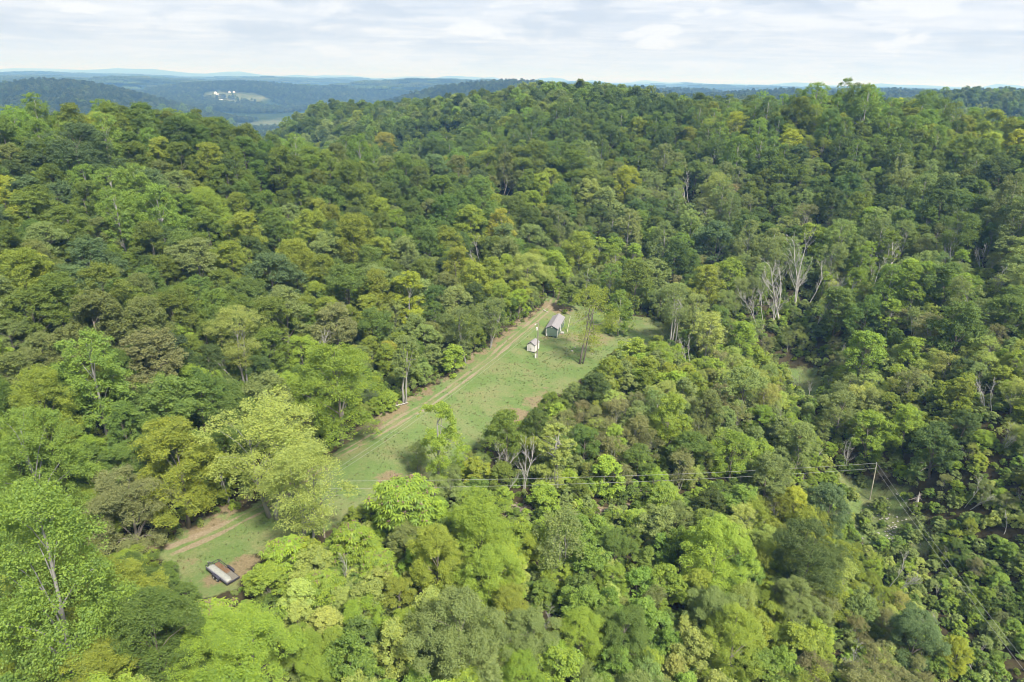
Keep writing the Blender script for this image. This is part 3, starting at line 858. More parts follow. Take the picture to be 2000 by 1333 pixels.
# every tree that can be told apart in the photograph: pixel of its crown's middle, crown width in pixels, kind, colour, what sets it apart
# (None: its label is composed from its look and its neighbours further down), optional height factor
TREES = [
    (56, 200, 76, 'oak', 'mid', 'large round green tree standing alone at the left end of the skyline'),
    (142, 225, 52, 'tulip', 'bright', 'bright green skyline tree right of the large round one at the left end'),
    (162, 203, 42, 'airy', 'mid', 'faint loose green tree behind bright trees on the left skyline'),
    (210, 214, 54, 'tulip', 'bright', 'smooth domed bright green tree alone against the blue hills on left skyline'),
    (28, 240, 66, 'maple', 'bright', 'broad bright green tree at left edge just under the skyline'),
    (76, 235, 46, 'oak', 'mid', None), (110, 247, 46, 'tulip', 'mid', None),
    (198, 258, 66, 'airy', 'yellow', 'thin yellowish tree on the left skyline with branches showing through'),
    (318, 215, 60, 'tulip', 'bright', 'peaked bright green tree highest in the middle of the left skyline'),
    (282, 245, 62, 'maple', 'mid', None), (358, 212, 40, 'tulip', 'bright', None), (408, 218, 44, 'tulip', 'bright', None),
    (452, 240, 74, 'tulip', 'bright', 'tall steep-sided green tree at the right end of the left skyline beside the river'),
    (382, 238, 50, 'oak', 'dark', None), (345, 270, 70, 'oak', 'dark', None), (80, 272, 80, 'walnut', 'bright', 'flat-topped light green tree under the left end of skyline'),
    (155, 300, 125, 'oak', 'blue', 'very broad bluish green tree on the upper left slope'),
    (268, 318, 60, 'maple', 'olive', None), (315, 306, 56, 'maple', 'yolive', None), (355, 317, 56, 'maple', 'olive', None), (410, 322, 62, 'maple', 'yolive', None), (440, 345, 60, 'oak', 'dark', None),
    (312, 345, 46, 'maple', 'brown', None), (345, 368, 58, 'oak', 'sage', None),
    (170, 372, 62, 'tulip', 'bright', 'leftmost spire of the big bright green clump on the left slope'),
    (228, 392, 78, 'tulip', 'bright', 'second spire from left in the big bright green clump on the slope'),
    (268, 385, 78, 'tulip', 'bright', 'topmost pointed tree in the big bright green clump on the left slope'),
    (312, 428, 84, 'tulip', 'bright', 'right flank tree of the big bright green clump on the left slope'),
    (240, 440, 86, 'tulip', 'bright', 'lowest front tree of the big bright green clump on left slope'),
    (402, 405, 88, 'walnut', 'lime', 'light lime tree with a bare white limb low on its right side'),
    (55, 388, 74, 'oak', 'blue', 'dark blue-green tree near left edge halfway up the slope'), (120, 392, 68, 'oak', 'blue', None), (60, 430, 84, 'maple', 'olive', None),
    (135, 455, 80, 'maple', 'olive', None), (410, 458, 70, 'maple', 'olive', None), (480, 460, 66, 'maple', 'yolive', None), (476, 385, 52, 'oak', 'mid', None), (20, 322, 60, 'maple', 'brown', None), (12, 272, 40, 'oak', 'dark', None),
    (200, 470, 70, 'maple', 'brown', None), (140, 490, 76, 'maple', 'olive', None), (22, 490, 80, 'oak', 'mid', None), (72, 545, 74, 'maple', 'yellow', 'yellow-green tree standing behind a bluish one near the left edge'),
    (135, 565, 86, 'oak', 'blue', 'tall pale bluish green tree left of middle on the left slope'), (18, 592, 60, 'maple', 'yolive', None), (66, 622, 96, 'maple', 'olive', 'dark olive domed tree in front of the pale bluish one'),
    (225, 565, 62, 'maple', 'brown', None), (292, 562, 72, 'oak', 'mid', 'upright green tree with a deep dark gap along its foot on the left slope'), (200, 642, 110, 'maple', 'brown', 'wide brownish olive dome above the tall bright green tree'),
    (248, 602, 68, 'maple', 'olive', None), (360, 612, 86, 'maple', 'olive', None), (382, 522, 100, 'oak', 'sage', None), (338, 542, 50, 'maple', 'yolive', None), (455, 522, 76, 'maple', 'yolive', None), (195, 595, 42, 'maple', 'yolive', None), (440, 572, 70, 'maple', 'olive', None),
    (22, 662, 86, 'walnut', 'sage', 'mint green spreading tree with dark trunks at the left edge'), (100, 692, 100, 'walnut', 'sage', 'sage green mounded tree touching the tall bright green tree on its left'),
    (185, 745, 125, 'tulip', 'bright', 'tall vivid green tree in mid left, bright from top to foot'), (300, 715, 122, 'oak', 'grey', 'pale greyish olive round tree right of the vivid tall green one'),
    (28, 745, 104, 'oak', 'brown', 'dull brownish olive tree at the left edge below the mint green one'), (348, 672, 60, 'maple', 'lime', None), (465, 662, 110, 'airy', 'pale', 'pale tree with whitish crooked limbs showing under its crown'),
    (132, 802, 92, 'oak', 'mid', None), (388, 750, 84, 'walnut', 'lime', 'yellow-lime tree left of the white dead branches'), (290, 810, 50, 'maple', 'yolive', None), (345, 800, 60, 'maple', 'lime', None), (450, 780, 84, 'walnut', 'sage', None),
    (535, 548, 96, 'oak', 'blue', 'big bluish green oval tree in the centre of the left slope'), (545, 462, 56, 'maple', 'mid', None), (612, 452, 66, 'maple', 'yolive', None), (580, 522, 86, 'maple', 'yolive', None), (690, 472, 90, 'maple', 'yolive', 'broad yellowish olive dome high in middle of the left slope'),
    (640, 492, 70, 'oak', 'sage', None), (742, 502, 60, 'maple', 'yolive', None), (790, 502, 66, 'oak', 'sage', None), (835, 482, 70, 'oak', 'mid', None), (872, 482, 60, 'maple', 'yolive', None), (920, 442, 62, 'maple', 'yolive', None), (978, 452, 56, 'tulip', 'gold', 'golden tinged tree at upper middle, the most orange one there'),
    (676, 572, 96, 'oak', 'mid', 'smooth mid green dome below the yellowish ones on the left slope'), (655, 642, 86, 'oak', 'grey', 'greyish tree just above the white dead branches'), (735, 642, 76, 'oak', 'mid', 'solid green tree between the grey one and the yellow tall one'),
    (800, 575, 56, 'locust', 'yellow', 'tall narrow bright yellow-green tree in the middle of the wood edge'), (815, 635, 48, 'maple', 'yellow', None), (770, 612, 50, 'airy', 'pale', None), (760, 692, 42, 'maple', 'gold', None),
    (850, 622, 42, 'locust', 'mid', None), (870, 572, 60, 'maple', 'brown', None), (925, 552, 66, 'maple', 'yolive', 'dense yellowish olive tree left of the pale lime one above the track'), (962, 542, 60, 'maple', 'yolive', None), (908, 642, 82, 'airy', 'sage', 'loose grey-green tree leaning over the track bank'), (960, 622, 70, 'airy', 'sage', None),
    (885, 702, 56, 'scrub', 'lime', None), (845, 700, 50, 'scrub', 'sage', None),
    (655, 752, 180, 'walnut', 'lime', 'huge lime green spreading tree in front of the white dead branches'), (592, 690, 78, 'walnut', 'lime', 'lime tree partly behind the white dead branches'), (560, 760, 90, 'walnut', 'lime', None),
    (1030, 532, 84, 'walnut', 'pale', 'pale yellow tree at the wood edge left above the green shed'), (1084, 528, 56, 'maple', 'lime', 'lime green tree where the track goes into the wood'), (1134, 495, 66, 'maple', 'yolive', 'open yellow-green tree at the head of the track'),
    (545, 250, 60, 'oak', 'dark', 'dark dense round tree right of the river glimpse'), (508, 292, 30, 'tulip', 'yellow', 'small bright yellow tree below the river glimpse'), (550, 332, 66, 'maple', 'olive', None), (660, 322, 42, 'tulip', 'bright', None), (845, 302, 50, 'maple', 'dark', None), (750, 285, 70, 'maple', 'gold', 'rusty golden crown on the near ridge left of the middle'), (800, 302, 32, 'tulip', 'bright', None),
    (610, 325, 55, 'maple', 'olive', None), (680, 360, 70, 'maple', 'olive', None), (720, 350, 55, 'oak', 'mid', None), (790, 340, 60, 'maple', 'mid', None), (640, 400, 62, 'oak', 'mid', None), (700, 400, 60, 'maple', 'olive', None), (760, 395, 56, 'maple', 'mid', None), (860, 380, 55, 'maple', 'olive', None),
    (1046, 312, 70, 'maple', 'olive', None), (1120, 332, 86, 'maple', 'olive', None), (1190, 272, 96, 'oak', 'dark', 'broad dark olive dome on the middle ridge'), (1295, 287, 52, 'maple', 'dark', None), (1370, 257, 36, 'tulip', 'mid', None), (1436, 252, 54, 'airy', 'yellow', 'thin yellow-leaved tree on the ridge right of the middle'),
    (1362, 302, 40, 'tulip', 'mid', None), (1396, 302, 40, 'tulip', 'mid', None), (1450, 292, 36, 'tulip', 'lime', None), (1220, 362, 58, 'maple', 'yellow', 'bright yellow-green round tree in the hollow under the middle ridge'), (1150, 382, 50, 'maple', 'pale', None), (1182, 402, 60, 'oak', 'sage', None), (1320, 357, 36, 'maple', 'yolive', None),
    (1400, 372, 56, 'airy', 'pale', None), (1430, 385, 50, 'thin', 'pink', 'faded pinkish thin tree on the right slope'), (1418, 412, 42, 'thin', 'pink', None), (1395, 472, 70, 'oak', 'blue', 'round bluish green tree with grey stems under it on the right slope'), (1345, 452, 42, 'maple', 'lime', None), (1280, 472, 46, 'maple', 'lime', None), (1036, 472, 60, 'oak', 'sage', None),
    (1330, 492, 46, 'tulip', 'bright', None), (1240, 557, 72, 'maple', 'olive', 'dense dark olive tree with a rusty tinge at the head of the clearing'), (1156, 545, 40, 'scrub', 'bright', 'round vine-covered mound left of the tall green tree by the clearing'), (1192, 552, 48, 'tulip', 'bright', 'tall green tree at the far end of the clearing'), (1210, 605, 50, 'tulip', 'bright', None),
    (1112, 582, 50, 'scrub', 'olive', 'dark bush behind the green shed'), (1380, 562, 66, 'maple', 'yolive', None), (1427, 540, 62, 'oak', 'lime', None), (1385, 655, 76, 'airy', 'pale', None), (1450, 668, 60, 'maple', 'lime', None), (1280, 540, 60, 'oak', 'sage', None),
    (1540, 285, 48, 'maple', 'yellow', 'vivid yellow-green dome on the upper right slope'), (1590, 205, 52, 'tulip', 'bright', None), (1600, 190, 17, 'tulip', 'gold', 'small golden tree on the right skyline'), (1650, 187, 40, 'tulip', 'bright', 'peaked tree at the top of the right skyline'), (1690, 212, 56, 'tulip', 'bright', 'tall skyline tree on pale bare trunks at right'),
    (1736, 265, 46, 'tulip', 'bright', None), (1810, 252, 56, 'maple', 'bright', None), (1845, 222, 36, 'airy', 'gold', None), (1898, 232, 50, 'maple', 'yellow', 'golden yellow tree near the right end of the skyline wood'), (1752, 318, 60, 'tulip', 'mid', 'smooth dark green cone on the upper right slope'), (1640, 302, 42, 'tulip', 'mid', None), (1840, 385, 60, 'maple', 'dark', None), (1870, 402, 56, 'oak', 'mid', None), (1940, 250, 50, 'maple', 'yolive', None),
    (1760, 372, 52, 'tulip', 'sage', None), (1705, 455, 60, 'tulip', 'sage', 'pale green upright oval tree in the middle of the right slope'), (1800, 422, 52, 'oak', 'mid', None), (1870, 462, 80, 'airy', 'mid', None), (1660, 352, 60, 'oak', 'mid', None), (1570, 432, 56, 'airy', 'grey', None), (1620, 250, 56, 'maple', 'mid', None), (1560, 230, 60, 'maple', 'olive', None), (1985, 400, 60, 'oak', 'dark', None), (1950, 340, 70, 'oak', 'dark', None),
    (1636, 605, 76, 'oak', 'mid', 'solid green tree right of the dead grey stand'), (1680, 518, 46, 'tulip', 'bright', None), (1736, 562, 60, 'tulip', 'bright', None), (1890, 562, 60, 'walnut', 'bright', None), (1975, 592, 60, 'oak', 'mid', None), (1876, 642, 90, 'oak', 'mid', 'round green dome at lower right slope near the edge'), (1810, 652, 66, 'airy', 'grey', None), (1690, 692, 82, 'oak', 'lime', None), (1780, 692, 52, 'maple', 'lime', None),
    (1162, 762, 60, 'oak', 'dark', 'dark green bushy tree at the right edge of the clearing'), (1192, 728, 50, 'maple', 'yolive', None), (1200, 862, 50, 'maple', 'lime', 'bright lime tree right of the pale yellow forked one'), (985, 850, 78, 'maple', 'olive', None), (1075, 792, 46, 'oak', 'olive', None),
    (815, 890, 50, 'thin', 'sage', 'thin greyish tree left of the tall lime one in the clearing'), (905, 900, 50, 'airy', 'lime', None), (1300, 772, 60, 'walnut', 'pale', None), (1382, 802, 62, 'maple', 'brown', None), (1312, 822, 80, 'maple', 'lime', None), (1452, 762, 80, 'oak', 'sage', None), (1432, 882, 92, 'walnut', 'lime', None), (1350, 882, 70, 'oak', 'mid', None),
    (1832, 872, 86, 'oak', 'dark', 'dense dark green tree beside the power line corner'), (1885, 830, 56, 'oak', 'dark', None), (1700, 848, 70, 'maple', 'lime', 'bright lime spreading tree behind the corner power pole'), (1770, 830, 60, 'maple', 'lime', None), (1548, 985, 54, 'maple', 'yellow', 'small round yellow-green tree left of the power line corner'), (1615, 992, 86, 'oak', 'blue', 'round blue-green tree left of the rubble patch'),
    (1575, 1090, 136, 'oak', 'dark', 'largest dark green tree in the lower right, with leafy texture'), (1650, 1092, 62, 'thin', 'yolive', 'wispy yellowish tree right of the largest dark green one'), (1560, 1180, 90, 'oak', 'sage', None),
    (105, 1150, 222, 'tulip', 'bright', 'enormous bright green tree filling the lower left corner', 1.25), (75, 920, 170, 'tulip', 'bright', 'big light green tree at the left edge above the enormous one'), (250, 985, 142, 'oak', 'grey', 'large greyish brown-green tree with a pale limb, left of the yellow-lime one'),
    (345, 905, 150, 'maple', 'yolive', 'large yellow-lime tree at the left side of the track'), (248, 1110, 86, 'walnut', 'lime', 'feathery yellow-lime tree right of the enormous one'), (520, 880, 220, 'airy', 'pale', 'very large fuzzy pale yellow tree overhanging the track'), (600, 960, 170, 'airy', 'pale', 'pale fuzzy tree in front of the large one on the track'), 
    (790, 985, 130, 'sumac', 'lime', 'light green tree with pinkish seed heads under the wires'), (945, 1030, 150, 'walnut', 'lime', 'deep lime rounded tree in the lower middle'), (850, 1085, 104, 'maple', 'yolive', None), (955, 1130, 108, 'maple', 'lime', None), (900, 1245, 160, 'oak', 'sage', 'wide pale sage tree at bottom middle of the photo'), (1040, 1255, 110, 'oak', 'sage', None),
    (1222, 1240, 100, 'oak', 'mid', None), (1395, 1080, 120, 'maple', 'lime', 'smooth yellow-lime dome below the wires, right of the middle'), (1430, 1245, 130, 'walnut', 'lime', 'big yellow-lime tree at bottom right of the middle'), (1100, 1065, 110, 'thin', 'sage', 'wispy sage tree in lower middle right of the deep lime one'), (1200, 1065, 66, 'oak', 'mid', None),
    (560, 1085, 80, 'sumac', 'lime', None), (410, 1222, 110, 'sumac', 'lime', 'tree with dusky pink seed heads below the trailer'), (630, 1150, 76, 'sumac', 'lime', None), (738, 1105, 66, 'sumac', 'lime', 'small tree with pinkish tops in the lower middle'), (490, 1250, 110, 'scrub', 'lime', None), (525, 1140, 86, 'scrub', 'lime', 'rounded bright bush half hiding the trailer'), (600, 1085, 70, 'scrub', 'yolive', None),
    (690, 1060, 80, 'sumac', 'lime', None), (1790, 1235, 92, 'oak', 'blue', None), (1868, 1275, 56, 'maple', 'yellow', None), (360, 1165, 56, 'scrub', 'mid', None), (330, 1120, 45, 'scrub', 'mid', None), (700, 1250, 90, 'scrub', 'mid', None), (590, 1260, 90, 'walnut', 'lime', None),
    (1238, 692, 70, 'scrub', 'lime', None), (1262, 728, 66, 'scrub', 'yolive', None), (1215, 735, 60, 'scrub', 'sage', None), (1095, 800, 46, 'scrub', 'olive', None), (1285, 690, 60, 'walnut', 'lime', None),
    (20, 1310, 120, 'walnut', 'lime', None), (1130, 1160, 80, 'scrub', 'mid', None), (1290, 1030, 90, 'scrub', 'sage', None), (1300, 1150, 90, 'scrub', 'lime', None), (1060, 975, 70, 'scrub', 'lime', None), (850, 1000, 60, 'scrub', 'bright', None), (930, 960, 56, 'scrub', 'mid', None),
    (980, 930, 60, 'scrub', 'olive', None), (1140, 870, 60, 'maple', 'mid', None), (1130, 960, 46, 'scrub', 'olive', None), (1250, 900, 60, 'oak', 'mid', None), (1270, 1010, 50, 'scrub', 'sage', None), (1500, 930, 80, 'oak', 'sage', None), (1560, 870, 70, 'maple', 'sage', None), (1640, 800, 80, 'walnut', 'sage', None),
]
SNAGS = [   # base-to-top in the photograph: pixel of the middle, height in pixels, which mesh, label
    (605, 690, 95, 2, 'white leafless dead tree forking widely behind the huge lime tree'), (455, 700, 90, 2, 'crooked whitish dead trunks under the pale tree on the left'),
    (1527, 560, 150, 0, 'tallest of the bare grey dead trees standing on the right slope'), (1553, 535, 140, 1, 'forked bare grey tree right beside the tallest dead one'), (1577, 560, 100, 3, 'bare grey trees at the right end of the dead stand'), (1508, 585, 110, 1, 'bare grey tree left in the dead stand'), (1482, 590, 90, 3, 'low bare grey brush at the left end of the dead stand'), (1590, 610, 80, 2, 'leaning bare pale stems at the foot of the dead stand'),
    (1722, 505, 110, 0, 'leaning bare white trunk right of the pale green upright oval tree'), (1705, 535, 60, 3, 'bare white branches below the leaning white trunk'), (1865, 450, 70, 1, 'thin bare white tree in dark green on the right slope'), (1920, 505, 50, 3, 'small bare grey tree high near the right edge'), (1938, 550, 60, 3, 'bare whitish tree below another, near the right edge'),
    (935, 490, 60, 3, 'grey bare branches among olive trees above the track'), (985, 365, 40, 3, 'dark grey bare branches in the gully under the middle ridge'), (1348, 685, 60, 3, 'pale grey bare bush by the dark gap right of the clearing'), (1650, 885, 70, 1, 'bare whitish tree left of the corner power pole'), (1935, 775, 70, 3, 'wide bare grey brush near the right edge'),
    (1022, 905, 110, 1, 'bare whitish tree wrapped in creeper in front of the wires'), (1960, 1020, 50, 0, 'thin white dead snag near the right edge'), (1885, 960, 70, 3, 'pale bare branches right of the broken snag'), (1345, 370, 60, 3, 'pinkish grey bare crown on the right of the middle'), (1735, 1110, 90, 3, 'pale dead branches among wispy yellow trees, lower right'), (970, 905, 80, 3, 'grey dead branches left of the creeper-wrapped bare tree'), (540, 360, 40, 3, 'white dead stub on the upper left slope'),
    (1655, 1270, 80, 3, 'grey bare tangle at bottom right'), (1950, 850, 60, 3, 'pale bare branches at the right edge above the wires'), (1070, 1200, 70, 3, 'pinkish bare twigs in the lower middle'), (680, 1110, 70, 1, 'white bare stem among bushes in the lower middle'), (1395, 500, 60, 3, 'grey bare stems under the round bluish tree'),
]


def solve_tree(px, py, w, sp, hf=1.0):
    s = SPECIES[sp]; asp = s['H'] / s['R'] * hf
    R = w * .5 * (_TT * (ray(px, py) @ _f)) / FPX
    lim = {'scrub': 4.6, 'thin': 4.6, 'sumac': 5.0}.get(sp, 9.5)
    R = np.minimum(R, lim)
    H = np.minimum(R * asp, 31 if sp == 'tulip' else 22)
    P, t = hit(px, py, H * ZC[sp])
    if P is None:
        return None
    k = np.searchsorted(_TT, t)
    k = min(k, len(_TT) - 1)
    return P, R[k] * 1.1, H[k], t * (ray(px, py) @ _f)


VIS = [np.array(q, float) for q in (
    [(328, 1120), (325, 1078), (400, 1040), (480, 990), (540, 985), (560, 1010), (510, 1070), (495, 1090), (500, 1110), (470, 1150), (400, 1165)],
    [(690, 950), (680, 890), (800, 795), (950, 685), (1055, 606), (1072, 560), (1095, 560), (1112, 588), (1210, 600), (1290, 628), (1290, 652), (1215, 662), (1150, 712), (1075, 768), (1000, 820), (935, 850), (880, 900), (830, 930), (760, 965)],
    [(1532, 720), (1580, 704), (1612, 715), (1620, 765), (1600, 800), (1560, 800)],
    [(1680, 905), (1720, 895), (1780, 945), (1800, 1000), (1760, 1070), (1720, 1080), (1650, 1030)],
    [(1020, 985), (1160, 980), (1170, 1010), (1020, 1010)], [(1215, 945), (1265, 950), (1262, 985), (1210, 975)])]


def in_vis(px, py):
    r = np.zeros(np.shape(px), bool)
    for q in VIS:
        r |= in_poly(px, py, q)
    return r


placed = []     # x, y, R, H, species, tint name, label, depth, pixel
for px, py, w, sp, colr, lab, *ex in TREES:
    q = solve_tree(px, py, w, sp, *(ex[:1]))
    if q is None:
        continue
    P, R, H, dep = q
    placed.append([P[0], P[1], R, H, sp, colr, lab, dep, (px, py), w])
N_ANN = len(placed)


def palette(px, py, g, at_w):
    """kind and colour of the wood at a place in the view"""
    def pick(opts):
        # neighbours tend to be of one kind: the leading kind changes from patch to patch
        w = np.array([o[1] for o in opts], float)
        w = w * np.exp(9.0 * (LEAD[:len(opts), at_w] - .5)); return opts[g.choice(len(opts), p=w / w.sum())][0]
    if py < 330 and px < 560:
        return pick([(('tulip', 'bright'), 3), (('maple', 'olive'), 2), (('oak', 'mid'), 3), (('maple', 'mid'), 2), (('oak', 'dark'), 1)])
    if py < 330 and px < 1350:
        return pick([(('maple', 'mid'), 3), (('oak', 'dark'), 3), (('tulip', 'bright'), 2), (('maple', 'olive'), 3), (('oak', 'mid'), 3), (('tulip', 'mid'), 3), (('maple', 'yolive'), 1)])
    if py < 340:
        return pick([(('tulip', 'bright'), 3), (('maple', 'olive'), 3), (('oak', 'dark'), 3), (('tulip', 'mid'), 4), (('maple', 'yolive'), 2), (('maple', 'yellow'), .4), (('airy', 'yolive'), .6)])
    if px < 1080 and py < 740:
        return pick([(('maple', 'olive'), 5), (('maple', 'yolive'), 4), (('oak', 'mid'), 4), (('oak', 'sage'), 1.5), (('oak', 'blue'), 1), (('maple', 'dark'), 2), (('maple', 'brown'), 1.2), (('walnut', 'lime'), .6)])
    if px < 520:
        return pick([(('maple', 'mid'), 3), (('walnut', 'lime'), 2), (('oak', 'mid'), 2), (('maple', 'yolive'), 2), (('airy', 'pale'), .8), (('tulip', 'bright'), 1)])
    if py < 480:
        return pick([(('oak', 'mid'), 4), (('oak', 'dark'), 1.6), (('maple', 'olive'), 2), (('tulip', 'sage'), 2.4), (('walnut', 'sage'), 1.4), (('airy', 'sage'), 1.4), (('locust', 'mid'), 1.5), (('thin', 'grey'), .7), (('maple', 'lime'), .6)])
    if py < 660:
        return pick([(('oak', 'mid'), 1.6), (('tulip', 'sage'), 1.2), (('scrub', 'sage'), 2.4), (('thin', 'grey'), 3), (('airy', 'sage'), 2.4), (('walnut', 'sage'), 2), (('maple', 'yolive'), 1), (('locust', 'lime'), .9), (('scrub', 'grey'), 1.4), (('walnut', 'mid'), 1.4), (('thin', 'pale'), 1)])
    if py < 950:
        return pick([(('scrub', 'sage'), 2.6), (('walnut', 'lime'), 2.4), (('oak', 'sage'), 1.2), (('thin', 'pale'), 2.6), (('scrub', 'lime'), 2.2), (('maple', 'mid'), 1), (('airy', 'pale'), 2), (('scrub', 'yolive'), 1.6), (('thin', 'grey'), 2.4), (('oak', 'dark'), .3), (('thin', 'sage'), 2)])
    if px < 1450:
        return pick([(('scrub', 'lime'), 3), (('sumac', 'lime'), 1.4), (('walnut', 'lime'), 1.6), (('scrub', 'mid'), 2.6), (('oak', 'sage'), 1.2), (('scrub', 'bright'), 1.6), (('maple', 'yolive'), 1.2), (('thin', 'sage'), 1.4), (('scrub', 'pale'), 1)])
    return pick([(('scrub', 'mid'), 2), (('scrub', 'sage'), 3), (('oak', 'sage'), 1.6), (('thin', 'grey'), 2), (('scrub', 'yolive'), 2), (('walnut', 'lime'), 1.4), (('thin', 'yolive'), 1.6), (('thin', 'pale'), 1.4), (('scrub', 'bright'), 1)])


class Hash:
    def __init__(self, cell):
        self.c = cell; self.d = {}

    def add(self, x, y, R):
        self.d.setdefault((int(x // self.c), int(y // self.c)), []).append((x, y, R))

    def clear(self, x, y, R, k):
        i, j = int(x // self.c), int(y // self.c)
        for a in (-1, 0, 1):
            for b in (-1, 0, 1):
                for (u, v, q) in self.d.get((i + a, j + b), ()):
                    if (x - u) ** 2 + (y - v) ** 2 < (k * (R + q)) ** 2:
                        return False
        return True


SNAG_AT = []
for px, py, hpx, vi, lab in SNAGS:
    P, t_ = hit(px, py + hpx * .5)
    SNAG_AT.append((px, py, hpx, t_ * float(ray(px, py) @ _f)))
SNAG_AT = np.array(SNAG_AT)
WIRE_A = np.array([hit(1699, 976)[0][:2], on_z(2150, 1478, -2.5)[:2]])
WIRE_B = np.array([hit(1699, 976)[0][:2], hit(634, 1050)[0][:2]])
HS = Hash(18.0)
for p in placed:
    HS.add(p[0], p[1], p[2])
g = np.random.default_rng(99)
nc = 30000
rr = np.sqrt(g.uniform(42 ** 2, 430 ** 2, nc)); aa = g.uniform(-1.0, 1.0, nc)
cx, cyy = rr * np.sin(aa), rr * np.cos(aa); cz = ground_z(cx, cyy)
bx, by, bd = project(np.c_[cx, cyy, cz + 7])
keep = (bx > -350) & (bx < 2350) & (by < 1750)
sdc = sdist(cx, cyy, CLEARING); sdg = np.minimum(sdist(cx, cyy, GLADE), sdist(cx, cyy, CUT))
keep &= (sdc > 1.5) & (sdg > 2.0)
LEAD = np.array([fbm(cx / 26.0, cyy / 26.0, 300 + 7 * q, 2) for q in range(12)])
fillers = []
for k in np.nonzero(keep)[0]:
    sp, colr = palette(bx[k], by[k], g, k)
    s = SPECIES[sp]; sc = g.uniform(.62, 1.12)
    edge = smooth(0, 14, min(sdc[k], sdg[k] + 4))
    sc *= .62 + .38 * edge
    R = s['R'] * sc; H = s['H'] * sc * g.uniform(.88, 1.1)
    if sp not in ('scrub', 'thin', 'sumac') and (by[k] > 640 and bx[k] > 560):
        R *= .62; H *= .55
    if dist_poly(cx[k:k + 1], cyy[k:k + 1], WIRE_A)[0] < 17:
        R *= .62; H = min(H * .55, 4.2)
    if not HS.clear(cx[k], cyy[k], R, .55 if sp in ('maple', 'oak', 'tulip') else .47):
        continue
    # nothing that would hide the parts of the clearing that the photograph shows
    top = project(np.array([[cx[k], cyy[k], cz[k] + H * f] for f in (.35, .65, .97)])); rpx = R * FPX / bd[k]
    tx = np.r_[top[0], top[0] - rpx * .8, top[0] + rpx * .8]; ty = np.r_[top[1], top[1], top[1]]
    if in_vis(tx, ty).any():
        continue
    x1, y1 = top[0][1], top[1][1]; half = (top[1][0] - top[1][2]) * .5
    if ((np.abs(SNAG_AT[:, 0] - x1) < rpx + SNAG_AT[:, 2] * .10) & (SNAG_AT[:, 1] - SNAG_AT[:, 2] * .5 < y1 + abs(half)) & (SNAG_AT[:, 1] + SNAG_AT[:, 2] * .28 > y1 - abs(half)) & (bd[k] < SNAG_AT[:, 3] + 1.5)).any():
        continue
    if dist_poly(cx[k:k + 1], cyy[k:k + 1], WIRE_A)[0] < 4.5 + R or dist_poly(cx[k:k + 1], cyy[k:k + 1], WIRE_B)[0] < 1.5 + R * .6:
        continue
    HS.add(cx[k], cyy[k], R)
    fillers.append([cx[k], cyy[k], R, H, sp, colr, None, bd[k], (float(top[0][1]), float(top[1][1])), 2 * rpx])


def visible_frac(p):
    """rough test: is the crown's upper part in front of the land and inside the frame"""
    x, y = p[8]
    if not (-20 < x < 2020 and 0 < y < 1345):
        return False
    d = np.array([p[0], p[1], float(ground_z(p[0], p[1])) + p[3] * .9]) - CAMP; D = np.linalg.norm(d)
    tt = np.linspace(.3, .97, 60); q = CAMP + d * tt[:, None]
    return bool((q[:, 2] > ground_z(q[:, 0], q[:, 1]) + 4).all())


vis = [p for p in fillers if visible_frac(p)]
vis.sort(key=lambda p: -p[9])
MAX_TREES = 300
chosen = placed + vis[:max(0, MAX_TREES - len(placed))]
ids = {id(p) for p in chosen}
rest = [p for p in fillers if id(p) not in ids]

used_labels = set()
FORM = {'maple': 'rounded', 'oak': 'broad', 'tulip': 'tall', 'airy': 'loose', 'locust': 'slender', 'walnut': 'spreading', 'scrub': 'bushy', 'thin': 'wispy', 'sumac': 'frond-leaved'}
LAND = [((1083, 640), 'the green shed'), ((1037, 680), 'the white shed'), ((435, 1122), 'the trailer'), ((1706, 935), 'the corner power pole'), ((605, 690), 'the white dead branches'), ((1535, 560), 'the dead grey stand'), ((1786, 985), 'the broken snag'),
        ((1740, 1035), 'the rubble patch'), ((740, 800), 'the fallen log'), ((490, 232), 'the river glimpse'), ((1570, 745), 'the small glade'), ((950, 780), 'the long clearing'), ((155, 300), 'the very broad bluish tree'), ((265, 410), 'the big bright green clump'), ((185, 745), 'the tall vivid tree'),
        ((300, 715), 'the pale greyish olive tree'), ((535, 548), 'the big bluish oval tree'), ((800, 575), 'the narrow yellow tree'), ((655, 752), 'the huge lime tree'), ((1220, 362), 'the yellow-green round tree'), ((1190, 272), 'the dark olive dome'), ((1240, 557), 'the rusty olive tree'), ((1312, 598), 'the umbrella-shaped tree'),
        ((1540, 285), 'the vivid yellow dome'), ((1705, 455), 'the pale upright oval tree'), ((1876, 642), 'the round green dome'), ((1083, 868), 'the pale forked tree'), ((860, 855), 'the tall airy lime tree'), ((1575, 1090), 'the largest dark tree'), ((110, 1155), 'the enormous corner tree'), ((345, 905), 'the yellow-lime track tree'),
        ((520, 880), 'the fuzzy pale tree'), ((945, 1030), 'the deep lime tree'), ((900, 1245), 'the wide sage tree'), ((1395, 1080), 'the yellow-lime dome'), ((1430, 1245), 'the big bottom lime tree'), ((1832, 872), 'the dense dark corner tree'), ((1395, 472), 'the round bluish tree'), ((1690, 212), 'the pale-trunked skyline tree'),
        ((978, 452), 'the golden tree'), ((56, 200), 'the round skyline tree'), ((452, 240), 'the steep skyline tree'), ((690, 472), 'the yellowish olive dome'), ((790, 985), 'the pink-seeded tree'), ((1162, 762), 'the dark bushy edge tree'), ((1752, 318), 'the dark green cone')]


